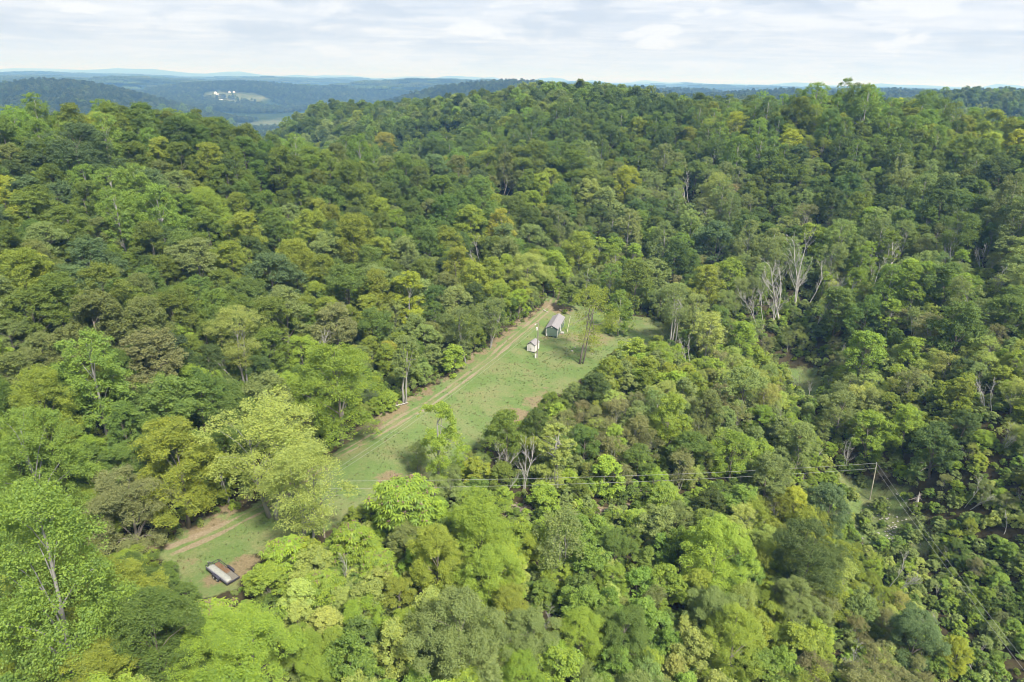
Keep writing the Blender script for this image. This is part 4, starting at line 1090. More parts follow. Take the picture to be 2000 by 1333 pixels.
def auto_label(p):
    x, y = p[8]
    size = 'large' if p[9] > 95 else ('medium' if p[9] > 55 else 'small')
    base = [f"{CWORD[p[5]]} {FORM[p[4]]} tree", f"{size} {CWORD[p[5]]} {FORM[p[4]]} tree"]
    lm = sorted(LAND, key=lambda l: math.hypot(l[0][0] - x, l[0][1] - y))

    def rel(l):
        dx, dy = x - l[0][0], y - l[0][1]; d = math.hypot(dx, dy)
        near = 'just ' if d < 70 else ('' if d < 150 else 'well ')
        v = 'above' if dy < 0 else 'below'; h = 'left of' if dx < 0 else 'right of'
        if abs(dx) < .45 * abs(dy):
            return f"{near}{v} {l[1]}"
        if abs(dy) < .45 * abs(dx):
            return f"{near}{h} {l[1]}"
        return f"{near}{v} and {h} {l[1]}"
    for b in base:
        for l in lm[:4]:
            s = f"{b} {rel(l)}"
            if s not in used_labels and len(s.split()) <= 16:
                return s
    for i in range(3):
        for j in range(i + 1, 5):
            s = f"{base[0]} {rel(lm[i])}, {'left' if x < lm[j][0][0] else 'right'} of {lm[j][1]}"
            if s not in used_labels and len(s.split()) <= 16:
                return s
    return f"{base[1]} {rel(lm[5])}"


for p in chosen:
    if p[6]:
        used_labels.add(p[6])
g = np.random.default_rng(5)


def jitter(tint, g, a=.13):
    t = np.array(TINT[tint]) * (1 + g.normal(0, a)) * (1 + g.normal(0, a * .28, 3)); return np.clip(t, .005, .6)


for p in chosen:
    x, y, R, H, sp, colr, lab, dep, pix, w = p
    if not lab:
        lab = auto_label(p); used_labels.add(lab)
    s = SPECIES[sp]; i = int(g.integers(s['n_var']))
    if sp in BIG and (R > 1.3 * s['R'] or dep < 115):
        i = 50 + int(g.integers(BIG[sp]))
    cm, tm = VAR[sp, i][:2]
    z = float(ground_z(x, y))
    t = thing(NAMES[sp], lab, 'tree', (x, y, z), g.uniform(0, 6.283), 'trees of the wood')
    t.scale = (R / s['R'], R / s['R'], H / s['H'])
    c = link('crown', cm, t); c['tint'] = [float(q) for q in jitter(colr, g, .07)]
    link('trunk', tm, t)
    if sp == 'sumac':
        sh = link('seed_heads', VAR['sumac_seeds', i], t); sh['kind'] = 'stuff'
        sh['tint'] = [.30, .20, .15]

for px, py, hpx, vi, lab in SNAGS:
    P, tt_ = hit(px, py + hpx * .5, 0.0)
    if P is None:
        continue
    dep = tt_ * (ray(px, py) @ _f); H = hpx * dep / FPX / .93
    # the foot is hidden: start lower than what shows
    t = thing('dead_tree', lab, 'dead tree', (P[0], P[1], P[2]), float(g.uniform(0, 6.28)), 'bare dead trees')
    s = max(H, 4.0) / 13.5
    t.scale = (s, s, s)
    if 'leaning' in lab:
        t.rotation_euler = (0.0, .35, 0.0)
    link('bare_branches', SNAG[vi], t)

# ----------------------------------------------------------------------------
# everything past the individuals: one object for the rest of the wood, one for the far woods, one for the undergrowth
# ----------------------------------------------------------------------------
PROTO = bpy.data.collections.new('kinds')


def scatter(name, protos, P, rotz, scale, tint, pick, kind='stuff', protos2=None):
    """points with rotation, scale, colour; one geometry-node instance of a chosen mesh on each"""
    n = len(P)
    me = bpy.data.meshes.new(name)
    me.vertices.add(n); me.vertices.foreach_set('co', np.asarray(P, np.float32).ravel())
    for nm, typ, arr, key in (('rot', 'FLOAT_VECTOR', np.c_[np.zeros((n, 2)), rotz], 'vector'), ('scl', 'FLOAT_VECTOR', scale, 'vector'), ('tint', 'FLOAT_VECTOR', tint, 'vector'), ('pick', 'INT', pick, 'value')):
        a = me.attributes.new(nm, typ, 'POINT'); a.data.foreach_set(key, np.asarray(arr, np.int32 if typ == 'INT' else np.float32).ravel())
    o = link(name, me, kind=kind)
    ng = bpy.data.node_groups.new(name, 'GeometryNodeTree')
    ng.interface.new_socket('Geometry', in_out='INPUT', socket_type='NodeSocketGeometry'); ng.interface.new_socket('Geometry', in_out='OUTPUT', socket_type='NodeSocketGeometry')
    gi = ng.nodes.new('NodeGroupInput'); go = ng.nodes.new('NodeGroupOutput'); jn = ng.nodes.new('GeometryNodeJoinGeometry')

    def at(nm, typ):
        a = ng.nodes.new('GeometryNodeInputNamedAttribute'); a.data_type = typ; a.inputs['Name'].default_value = nm; return a.outputs['Attribute']
    for w, ps in enumerate((protos, protos2)):
        if ps is None:
            continue
        col = bpy.data.collections.new(f'{name}_kinds_{w}')
        for k, m in enumerate(ps):
            q = bpy.data.objects.new(f"{name}_{w}_kind_{k:02d}", m); col.objects.link(q)
        ci = ng.nodes.new('GeometryNodeCollectionInfo'); ci.inputs['Collection'].default_value = col; ci.inputs['Separate Children'].default_value = True; ci.inputs['Reset Children'].default_value = True
        ip = ng.nodes.new('GeometryNodeInstanceOnPoints'); ip.inputs['Pick Instance'].default_value = True
        ng.links.new(gi.outputs[0], ip.inputs['Points']); ng.links.new(ci.outputs[0], ip.inputs['Instance'])
        ng.links.new(at('pick', 'INT'), ip.inputs['Instance Index']); ng.links.new(at('rot', 'FLOAT_VECTOR'), ip.inputs['Rotation']); ng.links.new(at('scl', 'FLOAT_VECTOR'), ip.inputs['Scale'])
        ng.links.new(ip.outputs[0], jn.inputs[0])
    ng.links.new(jn.outputs[0], go.inputs[0])
    o.modifiers.new('spread', 'NODES').node_group = ng
    return o


ORDER = list(SPECIES)
# rest of the near wood: the full crowns again
pro = []; pro2 = []; pidx = {}
for sp in ORDER:
    for i in range(SPECIES[sp]['n_var']):
        pidx[sp, i] = len(pro); pro.append(VAR[sp, i][0]); pro2.append(VAR[sp, i][1])
g = np.random.default_rng(17)
pk = [int(g.integers(SPECIES[p[4]]['n_var'])) for p in rest]
P = np.array([[p[0], p[1], float(ground_z(p[0], p[1]))] for p in rest])
scatter('forest_trees', pro, P, g.uniform(0, 6.283, len(rest)), np.array([[p[2] / SPECIES[p[4]]['R']] * 2 + [p[3] / SPECIES[p[4]]['H']] for p in rest]),
        np.array([jitter(p[5], g) for p in rest]), [pidx[p[4], k] for p, k in zip(rest, pk)], protos2=pro2)


def lod_mesh(sp, i, lod):
    s, g_, c, v, f, tone = make_variant(sp, i, lod)
    if lod == 1:
        z = np.array([[0, 0, -.5], [0, 0, s['H'] * .7]]); tv, tq = tube(z, [s['r0'], s['r0'] * .4], 4)
        return mesh_np('mid_tree', np.r_[v, tv], np.concatenate([f, tq + len(v)]), [LEAF, BARK], np.r_[np.zeros(len(f)), np.ones(len(tq))], tone=np.r_[tone, np.full(len(tq), .5)])
    return mesh_np('far_tree', v, f, [LEAF], tone=tone)


def ring(r0, r1, step, half, seed):
    g = np.random.default_rng(seed)
    n = int(half * (r1 * r1 - r0 * r0) / step ** 2)
    r = np.sqrt(g.uniform(r0 * r0, r1 * r1, n)); a = g.uniform(-half, half, n)
    # jittered grid in place of pure chance, so that crowns neither heap nor leave holes
    xs = np.arange(-r1, r1, step); ys = np.arange(0, r1, step); X, Y = np.meshgrid(xs, ys); X = X + (np.arange(len(ys)) % 2)[:, None] * step * .5
    X = (X + g.uniform(-.38, .38, X.shape) * step).ravel(); Y = (Y + g.uniform(-.38, .38, Y.shape) * step).ravel()
    R = np.hypot(X, Y); A = np.abs(np.arctan2(X, Y)); k = (R > r0) & (R < r1) & (A < half)
    return X[k], Y[k], g


FARPAL = ['mid', 'dark', 'olive', 'mid', 'dark', 'bright', 'olive', 'sage', 'blue', 'yolive']
LODSP = ['maple', 'oak', 'maple', 'oak', 'walnut']


def wood(name, r0, r1, step, half, seed, lod, protos, grow=1.0, deep=1.0):
    x, y, g = ring(r0, r1, step, half, seed)
    d = dist_poly(x, y, RIVER); k = (d > 118) & (field_mask(x, y) < .35)
    x, y = x[k], y[k]; n = len(x); z = ground_z(x, y)
    pick = g.integers(0, len(protos), n)
    s = g.uniform(.68, 1.05, n) * grow
    patch = fbm(x / 70, y / 70, 61, 3)
    ci = np.clip((g.random(n) * 6 + patch * 8 - 2).astype(int), 0, len(FARPAL) - 1)
    tab = np.array([TINT[c] for c in FARPAL])
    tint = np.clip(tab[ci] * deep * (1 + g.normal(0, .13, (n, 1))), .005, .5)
    scatter(name, protos, np.c_[x, y, z - .3], g.uniform(0, 6.283, n), np.c_[s, s, s * g.uniform(.85, 1.15, n)], tint, pick)


mid = [lod_mesh(sp, i % SPECIES[sp]['n_var'], 1) for i, sp in enumerate(LODSP)]
wood('ridge_woods', 425, 1050, 7.6, .78, 201, 1, mid)
far = [lod_mesh(sp, i % SPECIES[sp]['n_var'], 2) for i, sp in enumerate(LODSP)]
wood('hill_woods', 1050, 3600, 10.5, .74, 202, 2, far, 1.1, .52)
# beyond that, stands of many crowns at a time
stands = []
for q in range(3):
    g = np.random.default_rng(800 + q); V = []; F = []; T = []; n = 0
    for k in range(70):
        c = g.uniform(-45, 45, 2); R = g.uniform(4.5, 7.5); m = 26
        d = rand_unit(g, m); d[:, 2] = np.abs(d[:, 2]); p = np.c_[c[0] + d[:, 0] * R, c[1] + d[:, 1] * R, 8 + d[:, 2] * R * 1.1 + g.uniform(-2, 2)]
        v, f = leaf_cards(g, p, norm(d + rand_unit(g, m) * .4), 5.0, .8)
        V.append(v); F.append(f + n); n += len(v); T.append(np.clip(g.normal(.5, .25) + g.normal(0, .15, m), 0, 1))
    stands.append(mesh_np('stand', np.concatenate(V), np.concatenate(F), [LEAF], tone=np.concatenate(T)))
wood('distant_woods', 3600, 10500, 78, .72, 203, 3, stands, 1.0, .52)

# undergrowth on the wood's floor and weeds on the open ground
und = [lod_mesh('scrub', i, 1) for i in range(3)]
g = np.random.default_rng(31); n = 26000
rr = np.sqrt(g.uniform(40 ** 2, 290 ** 2, n)); aa = g.uniform(-.86, .86, n); x, y = rr * np.sin(aa), rr * np.cos(aa)
sd = sdist(x, y, CLEARING); cu = sdist(x, y, CUT); gl = sdist(x, y, GLADE)
k = (sd > .1) & (gl > .3) & ((cu > 0) | (g.random(n) < .35))
x, y, sd = x[k], y[k], sd[k]; n = len(x)
s = g.uniform(.16, .48, n) * (.45 + .55 * smooth(0, 10, sd))
uc = np.array([TINT[c] for c in ('mid', 'sage', 'olive', 'lime', 'sage', 'pale', 'bright')])[g.integers(0, 7, n)] * (1 + g.normal(0, .15, (n, 1)))
scatter('undergrowth', und, np.c_[x, y, ground_z(x, y) - .1], g.uniform(0, 6.28, n), np.c_[s, s, s * g.uniform(.6, 1, n)], np.clip(uc, .01, .5), g.integers(0, 3, n))

# weed clumps and grass tufts in the clearing
wd = []
for q in range(3):
    g = np.random.default_rng(900 + q); m = 26
    d = rand_unit(g, m); d[:, 2] = np.abs(d[:, 2]); v, f = leaf_cards(g, d * np.array([.42, .42, .07]) * g.uniform(.4, 1, (m, 1)), norm(d + [0, 0, .8]), .2, .5)
    wd.append(mesh_np('weed', v, f, [LEAF], tone=g.random(m)))
for q in range(2):
    g = np.random.default_rng(920 + q); m = 22
    b = np.c_[g.normal(0, .13, (m, 2)), np.zeros(m)]; tip = b + np.c_[g.normal(0, .16, (m, 2)), g.uniform(.2, .5, m)]; sd_ = np.c_[g.normal(0, 1, (m, 2)), np.zeros(m)]; sd_ = norm(sd_) * .02
    v = np.stack([b - sd_, b + sd_, tip], 1).reshape(-1, 3)
    wd.append(mesh_np('tuft', v, np.arange(len(v)).reshape(-1, 3), [LEAF], tone=g.random(m)))
g = np.random.default_rng(33)
lo, hi_ = CLEARING.min(0), CLEARING.max(0); n = 70000
x = g.uniform(lo[0], hi_[0], n); y = g.uniform(lo[1], hi_[1], n)
sd = sdist(x, y, CLEARING); tr = dist_poly(x, y, TRACKC)
dens = .25 + .9 * smooth(.42, .6, fbm(x / 6, y / 6, 55, 3)); dens *= .18 + .82 * smooth(1.2, 3.2, tr)
k = (sd < .8) & (g.random(n) < dens * .2); x, y, sd = x[k], y[k], sd[k]; n = len(x)
dry = g.random(n) < .18 + .45 * smooth(-3, 0, sd)
tint = np.where(dry[:, None], np.array([[.24, .21, .11]]), np.where((g.random(n) < .5)[:, None], np.array([[.15, .215, .065]]), np.array([[.20, .24, .10]]))) * (1 + g.normal(0, .15, (n, 1)))
pick = np.where(dry | (sd < -2.5), g.integers(3, 5, n), g.integers(0, 5, n)); s = g.uniform(.4, .95, n)
scatter('grass', wd, np.c_[x, y, ground_z(x, y)], g.uniform(0, 6.28, n), np.c_[s, s, s], np.clip(tint, .01, .6), pick)

# grey leafless brush that shows all through the scrub on the right
g = np.random.default_rng(41); n = 420
rr = np.sqrt(g.uniform(95 ** 2, 270 ** 2, n)); aa = g.uniform(-.1, .74, n); x, y = rr * np.sin(aa), rr * np.cos(aa)
k = (sdist(x, y, CLEARING) > 1) & (fbm(x / 22, y / 22, 77, 2) > .53); x, y = x[k], y[k]; n = len(x)
s = g.uniform(.16, .36, n)
scatter('dry_brush', SNAG, np.c_[x, y, ground_z(x, y)], g.uniform(0, 6.28, n), np.c_[s * 1.1, s * 1.1, s], np.ones((n, 3)), g.integers(0, 4, n))

# ----------------------------------------------------------------------------
# buildings, trailer, poles and wires, logs
# ----------------------------------------------------------------------------
GREEN_SIDING = simple_mat('green_siding', (0.10, 0.145, 0.11), .75, var=.12, scale=4, stretch=(8, 8, .4))
GREY_METAL = simple_mat('grey_roof_metal', (0.25, 0.235, 0.24), .55, var=.12, scale=2.0, stretch=(1, 1, 1), spec=.4)
WHITE_PAINT = simple_mat('white_paint', (0.60, 0.59, 0.57), .6, var=.06)
SHED_WHITE = simple_mat('off_white_siding', (0.62, 0.59, 0.57), .7, var=.08, scale=3, stretch=(6, 6, .5))
BLACK_METAL = simple_mat('black_steel', (0.045, 0.043, 0.06), .5, var=.35)
BLUE_STEEL = simple_mat('faded_steel', (0.20, 0.19, 0.25), .55, var=.3, scale=4)
GREYWOOD = simple_mat('weathered_planks', (0.17, 0.155, 0.13), .85, var=.3, scale=6, stretch=(.4, 6, 1))
COVER = simple_mat('weathered_cover', (0.29, 0.295, 0.27), .6, var=.2, scale=3)
RUBBER = simple_mat('tyre_rubber', (0.03, 0.03, 0.032), .8, var=.2)
DARKGLASS = simple_mat('dark_glass', (0.03, 0.035, 0.04), .15, var=.1, spec=.6)
POLEWOOD = simple_mat('pole_wood', (0.24, 0.205, 0.17), .9, var=.25, scale=3, stretch=(1, 1, .2))
PALEPOLE = simple_mat('pale_pole_wood', (0.46, 0.42, 0.33), .9, var=.2, scale=3, stretch=(1, 1, .2))
ALU = simple_mat('aluminium_wire', (0.36, 0.36, 0.36), .6, var=.05, metal=0.0)
CONCRETE = simple_mat('grey_block', (0.33, 0.32, 0.30), .9, var=.2)
RUST = simple_mat('dry_leaves', (0.20, 0.115, 0.06), .9, var=.45, scale=9)
ROCK = simple_mat('pale_rock', (0.30, 0.285, 0.26), .9, var=.25, scale=2, bump=.4)
TWIG = simple_mat('dry_twigs', (0.26, 0.21, 0.18), .9, var=.3)
DARKROOF = simple_mat('dark_shingles', (0.16, 0.145, 0.14), .85, var=.2)


def gable_house(root, W, Ln, z0, eave, ridge, wall_mat, roof_mat, trim_mat, over=.22, th=.07, trim=.10):
    """walls, two roof slopes, ridge cap, corner boards; local x across, y along, origin at the front left corner"""
    mb = MB()
    v = [[0, 0, z0], [W, 0, z0], [W, 0, eave], [W / 2, 0, ridge], [0, 0, eave], [0, Ln, z0], [W, Ln, z0], [W, Ln, eave], [W / 2, Ln, ridge], [0, Ln, eave]]
    mb.add(v, quads=[[1, 6, 7, 2], [5, 0, 4, 9], [0, 5, 6, 1]], ngons=[[0, 1, 2, 3, 4], [9, 8, 7, 6, 5]])
    mb.build('wall', wall_mat, root)
    sl = (ridge - eave) / (W / 2)
    for s in (0, 1):
        xo, xi = (-over, W / 2) if s == 0 else (W + over, W / 2)
        zo = eave - sl * over + .015; zi = ridge + .015
        m = MB()
        p = [[xo, -over, zo], [xi, -over, zi], [xi, Ln + over, zi], [xo, Ln + over, zo]]
        m.add([[a, b, c] for a, b, c in p] + [[a, b, c + th] for a, b, c in p], quads=[[0, 1, 2, 3], [7, 6, 5, 4], [0, 4, 5, 1], [1, 5, 6, 2], [2, 6, 7, 3], [3, 7, 4, 0]])
        # standing seams
        for k in range(int(Ln / .9)):
            y = .45 + k * .9
            a = np.array([xo, y, zo + th]); b = np.array([xi, y, zi + th])
            q = np.array([a + [0, -.02, -.01], a + [0, .02, -.01], b + [0, .02, -.01], b + [0, -.02, -.01]]); m.add(np.r_[q, q + [0, 0, .045]], quads=[[4, 5, 6, 7], [0, 4, 7, 3], [1, 2, 6, 5], [0, 1, 5, 4]])
        m.build('roof_panel', roof_mat, root)
    MB().box(W / 2 - .12, W / 2 + .12, -over - .01, Ln + over + .01, ridge + th + .005, ridge + th + .05).build('ridge_cap', roof_mat, root)
    for x in (0, W):
        for y in (0, Ln):
            sx = -1 if x == 0 else 1; sy = -1 if y == 0 else 1
            MB().box(min(x + sx * .02, x - sx * trim), max(x + sx * .02, x - sx * trim), min(y + sy * .02, y - sy * trim), max(y + sy * .02, y - sy * trim), z0, eave - .02).build('corner_board', trim_mat, root)


def gz(x, y):
    return float(ground_z(x, y))


# long green shed
gs = thing('green_shed', 'long dark green portable building with grey metal gable roof beside the dirt track', 'shed', (9.85, 187.4, gz(12, 190)), math.radians(-13.8))
gable_house(gs, 3.45, 11.3, .42, 2.75, 3.7, GREEN_SIDING, GREY_METAL, WHITE_PAINT, trim=.14)
for y in (.5, 3.9, 7.3, 10.6):
    for x in (.25, 1.25, 2.2, 3.2):
        MB().box(x - .16, x + .16, y - .2, y + .2, -.3, .28).build('foundation_block', CONCRETE, gs)
for x in (.25, 3.2):
    MB().box(x - .08, x + .08, .05, 11.25, .285, .415).build('skid_beam', GREYWOOD, gs)
d = MB().box(3.46, 3.50, 4.4, 5.4, .5, 2.45).build('door', WHITE_PAINT, gs)
MB().box(3.505, 3.57, 5.2, 5.28, 1.4, 1.48).build('handle', BLACK_METAL, d)
for y in (1.7, 7.8, 9.6):
    w = MB().box(3.455, 3.49, y, y + .95, 1.35, 2.35).build('window', WHITE_PAINT, gs)
    MB().box(3.493, 3.50, y + .08, y + .87, 1.43, 2.27).build('pane', DARKGLASS, w)
MB().box(1.60, 1.85, -.16, -.005, 3.02, 3.38).build('gable_lamp', WHITE_PAINT, gs)
MB().box(.12, .42, -.2, -.005, .35, 1.05).build('meter_box', WHITE_PAINT, gs)
MB().box(3.56, 4.5, 4.3, 5.5, -.1, .2).build('step', CONCRETE, gs)
fz = MB(); fz.add([[-.22, -.245, 2.66], [3.67, -.245, 2.66], [3.67, -.245, 2.78], [1.725, -.245, 3.77], [-.22, -.245, 2.78], [1.725, -.245, 3.66],
                   [-.22, -.225, 2.66], [3.67, -.225, 2.66], [3.67, -.225, 2.78], [1.725, -.225, 3.77], [-.22, -.225, 2.78], [1.725, -.225, 3.66]],
                  quads=[[0, 5, 3, 4], [5, 1, 2, 3], [6, 10, 9, 11], [11, 9, 8, 7], [4, 3, 9, 10], [3, 2, 8, 9], [0, 6, 11, 5], [5, 11, 7, 1]])
fz.build('gable_trim', BLACK_METAL, gs)

# small white shed
ws = thing('white_shed', 'small off-white garden shed with dark trimmed gable by the light pole', 'shed', (4.2, 175.25, gz(5.5, 175.5)), math.radians(-23))
gable_house(ws, 2.3, 3.3, .22, 2.2, 2.95, SHED_WHITE, GREY_METAL, SHED_WHITE, over=.14, trim=.09)
d = MB().box(.5, 1.8, -.045, -.005, .3, 2.0).build('door', SHED_WHITE, ws)
MB().box(1.08, 1.22, -.10, -.05, .75, 1.25).build('handle', BLACK_METAL, d)
for x in (.3, 1.15, 2.0):
    MB().box(x - .1, x + .1, .05, 3.25, -.2, .215).build('skid_beam', BLACK_METAL, ws)
fz = MB(); W_, e_, r_ = 2.3, 2.2, 2.95
fz.add([[-.14, -.165, 2.06], [2.44, -.165, 2.06], [2.44, -.165, 2.2], [1.15, -.165, 3.04], [-.14, -.165, 2.2], [1.15, -.165, 2.9], [-.14, -.145, 2.06], [2.44, -.145, 2.06], [2.44, -.145, 2.2], [1.15, -.145, 3.04], [-.14, -.145, 2.2], [1.15, -.145, 2.9]],
       quads=[[0, 5, 3, 4], [5, 1, 2, 3], [6, 10, 9, 11], [11, 9, 8, 7], [4, 3, 9, 10], [3, 2, 8, 9], [0, 6, 11, 5], [5, 11, 7, 1]])
fz.build('gable_trim', BLACK_METAL, ws)

# pole by the sheds, with a lamp and a white meter pedestal at its foot
px_, py_ = 6.9, 171.7; z_ = gz(px_, py_)
up = thing('utility_pole', 'tall wooden utility pole with a white lamp standing between the two sheds', 'utility pole', (px_, py_, z_))
MB().tube([[0, 0, -1], [0, 0, 4], [.03, 0, 10.1]], [.17, .15, .11], 8).build('pole', POLEWOOD, up)
MB().tube([[0, -.1, 9.6], [-.35, -.3, 9.85], [-.75, -.5, 9.8]], .03, 6).build('lamp_arm', GREY_METAL, up)
MB().tube([[-.75, -.5, 9.82], [-.78, -.52, 9.72], [-.8, -.53, 9.55]], [.08, .2, .14], 8).build('lamp_head', WHITE_PAINT, up)
MB().tube([[-.32, -.1, 7.9], [-.32, -.1, 8.7]], .22, 10).build('transformer', WHITE_PAINT, up)
MB().tube([[-.13, 0, 8.3], [-.3, -.08, 8.3]], .04, 5).build('bracket', GREY_METAL, up)
MB().tube([[.12, -.14, 0], [.12, -.13, 7.6]], .03, 5).build('conduit', GREY_METAL, up)
ped = thing('meter_pedestal', 'white meter pedestal at the foot of the pole by the sheds', 'utility box', (6.45, 171.2, gz(6.45, 171.2)))
MB().box(-.2, .2, -.14, .14, -.1, 1.25).build('cabinet', WHITE_PAINT, ped)
MB().box(-.22, .22, -.16, .16, 1.253, 1.31).build('lid', GREY_METAL, ped)

# corner pole and the two line runs
cb = hit(1699, 976)[0]
ctop = at_dist(1712.5, 905, np.linalg.norm(cb - CAMP) - 5.0)
cp = thing('utility_pole', 'pale wooden corner pole of the power line standing in the cut at right', 'utility pole', tuple(cb))
rel_ = ctop - cb
MB().tube([[0, 0, -1], rel_ * .5, rel_], [.13, .11, .085], 8).build('pole', PALEPOLE, cp)
lowpt = rel_ * .86
for q in (rel_, lowpt):
    MB().tube([q + [-.1, -.1, 0], q + [-.1, -.1, .12], q + [-.1, -.1, .25]], [.05, .07, .04], 6).build('insulator', WHITE_PAINT, cp)
ctop_, clow_ = cb + rel_, cb + lowpt
tb = hit(634, 1050)[0]; TZ = 10.8
tp = thing('utility_pole', 'power line pole almost hidden by the fuzzy pale trees over the track', 'utility pole', tuple(tb))
MB().tube([[0, 0, -1], [0, 0, 5], [0, 0, TZ]], [.16, .14, .11], 8).build('pole', POLEWOOD, tp)
MB().tube([[-.6, 0, TZ - .4], [.6, 0, TZ - .4]], .06, 6).build('crossarm', POLEWOOD, tp)


def wire(a, b, sag, label, r=.016):
    t = np.linspace(0, 1, 25)[:, None]
    p = np.asarray(a) * (1 - t) + np.asarray(b) * t; p[:, 2] -= (4 * sag * t * (1 - t))[:, 0]
    o = MB().tube(p, r, 5).build('power_wire', ALU)
    tag(o, label, 'wire', 'power line wires')
    return o


ttop = tb + np.array([0, 0, TZ - .1]); tlow = tb + np.array([0, 0, TZ - 1.5])
wire(ctop_, ttop, 1.0, 'upper wire crossing the lower wood from the corner pole to the left')
wire(clow_, tlow, 1.0, 'lower wire crossing the lower wood from the corner pole to the left')
wire(ctop_, on_z(2150, 1478, -2.5), .7, 'right-hand wire descending from the corner pole to the bottom right')
wire(clow_, on_z(2135, 1482, -3.4), .7, 'left-hand wire descending from the corner pole to the bottom right')
ut = np.array([px_, py_, z_])
wire(ut + [.03, 0, 9.9], tb + [-.5, 0, TZ - .3], 1.2, 'upper service wire running over the track to the light pole', .012)
wire(ut + [0, 0, 8.9], tb + [.5, 0, TZ - .3], 1.4, 'lower service wire running over the track to the light pole', .012)

# flatbed trailer
ang = math.radians(-36.7)
tx, ty = -45.25, 83.45
tr_ = thing('flatbed_trailer', 'rusty flatbed utility trailer with white wheel rims parked on the bare patch', 'trailer', (tx, ty, gz(-43, 82.5)), ang)
TL, TW = 5.4, 1.9
for k in range(7):
    w = TW / 7
    MB().box(.05, TL - .05, .012 + k * w, (k + 1) * w - .012, .62, .665).build('plank', GREYWOOD, tr_)
fr = MB()
for y in (-.09, TW + .01):
    fr.box(0, TL, y, y + .08, .48, .66)
for x in (-.09, TL + .01):
    fr.box(x, x + .08, -.09, TW + .09, .48, .66)
for x in (1.3, 2.7, 4.0):
    fr.box(x, x + .07, .0, TW, .52, .612)
fr.build('frame', BLACK_METAL, tr_)
for y in (-.13, TW + .07):
    MB().box(0, TL if y < 0 else TL * .45, y, y + .06, 1.0, 1.07).build('side_rail', BLUE_STEEL if y < 0 else BLACK_METAL, tr_)
    for x in (0.02, 1.35, 2.6, 3.9, TL - .1):
        if y < 0 or x < TL * .46:
            MB().box(x, x + .06, y + .002, y + .058, .5, .998).build('stake', BLACK_METAL, tr_)
MB().box(.1, TL - .1, -.125, -.095, .69, .97).build('side_board', BLUE_STEEL, tr_)
MB().box(-.16, -.10, -.1, TW + .1, 1.0, 1.07).build('front_rail', BLACK_METAL, tr_)
for y in (-.08, TW / 2, TW + .02):
    MB().box(-.158, -.102, y, y + .06, .5, .998).build('stake', BLACK_METAL, tr_)
for y, nm in ((-.42, -1), (TW + .12, 1)):
    m = MB(); n = 9; xs = np.linspace(1.75, 3.75, n); zs = .70 + .17 * np.clip(np.minimum(np.arange(n), n - 1 - np.arange(n)) / 1.6, 0, 1)
    v = []
    for x, z in zip(xs, zs):
        v += [[x, y, z], [x, y + .3, z], [x, y, z - .025], [x, y + .3, z - .025]]
    q = []
    for i in range(n - 1):
        a = i * 4; b = a + 4; q += [[a, b, b + 1, a + 1], [a + 2, a + 3, b + 3, b + 2], [a, a + 2, b + 2, b], [a + 1, b + 1, b + 3, a + 3]]
    q += [[0, 1, 3, 2], [(n - 1) * 4, (n - 1) * 4 + 2, (n - 1) * 4 + 3, (n - 1) * 4 + 1]]
    m.add(v, q); m.build('fender', BLACK_METAL, tr_)
for x in (2.3, 3.2):
    for y in (-.27, TW + .27):
        cy0 = np.array([x, y, .36]); s = -1 if y < 0 else 1
        a = np.linspace(0, 2 * math.pi, 19)[:-1]; v = []; q = []
        prof = [(.20, -.10), (.32, -.11), (.36, -.07), (.36, .07), (.32, .11), (.20, .10)]
        for r, o in prof:
            v += [[x + r * math.cos(t), y + o, .36 + r * math.sin(t)] for t in a]
        npf = len(prof)
        for i in range(npf):
            for k in range(18):
                j = (i + 1) % npf
                q.append([i * 18 + k, i * 18 + (k + 1) % 18, j * 18 + (k + 1) % 18, j * 18 + k])
        wl = thing_part = link('wheel', None, tr_)
        m = MB(); m.add(v, q); m.build('tyre', RUBBER, wl)
        m = MB(); m.tube([[x, y - .07, .36], [x, y + s * .08, .36]] if s > 0 else [[x, y + .07, .36], [x, y - .08, .36]], .205, 16); m.tube([[x, y + s * .08, .36], [x, y + s * .11, .36]], [.07, .05], 8); m.build('rim', WHITE_PAINT, wl)
tg = MB(); tg.tube([[0, .3, .52], [-1.25, TW / 2, .5]], .05, 6); tg.tube([[0, TW - .3, .52], [-1.25, TW / 2, .5]], .05, 6); tg.build('tongue', BLACK_METAL, tr_)
MB().tube([[-1.2, TW / 2, .5], [-1.5, TW / 2, .52]], [.08, .06], 8).build('coupler', GREY_METAL, tr_)
MB().tube([[-1.0, TW / 2 + .12, .02], [-1.0, TW / 2 + .12, .95]], .035, 6).build('jack', GREY_METAL, tr_)
# the pale cover lying along the near half of the bed
cv = MB(); nx_, ny_ = 22, 9; V = []
for i in range(nx_):
    for j in range(ny_):
        u, w = i / (nx_ - 1), j / (ny_ - 1)
        x = .12 + u * 5.15; wid = 1.02 * (1 - .25 * smooth(.86, 1.0, np.array(u)))
        z = .69 + .30 * math.sin(math.pi * min(max(w, .02), .98)) ** .35 * (1 - .5 * float(smooth(.9, 1.0, np.array(u)))) + .02 * math.sin(u * 31 + w * 5)
        V.append([x, .03 + w * wid, z])
V = np.array(V); bot = V.copy(); bot[:, 2] = .672
Q = []
for i in range(nx_ - 1):
    for j in range(ny_ - 1):
        a = i * ny_ + j; Q.append([a, a + ny_, a + ny_ + 1, a + 1])
n0 = nx_ * ny_; Q += [[q[3] + n0, q[2] + n0, q[1] + n0, q[0] + n0] for q in list(Q)]
for i in range(nx_ - 1):
    a = i * ny_; b = a + ny_ - 1; Q += [[a, a + n0, a + ny_ + n0, a + ny_], [b, b + ny_, b + ny_ + n0, b + n0]]
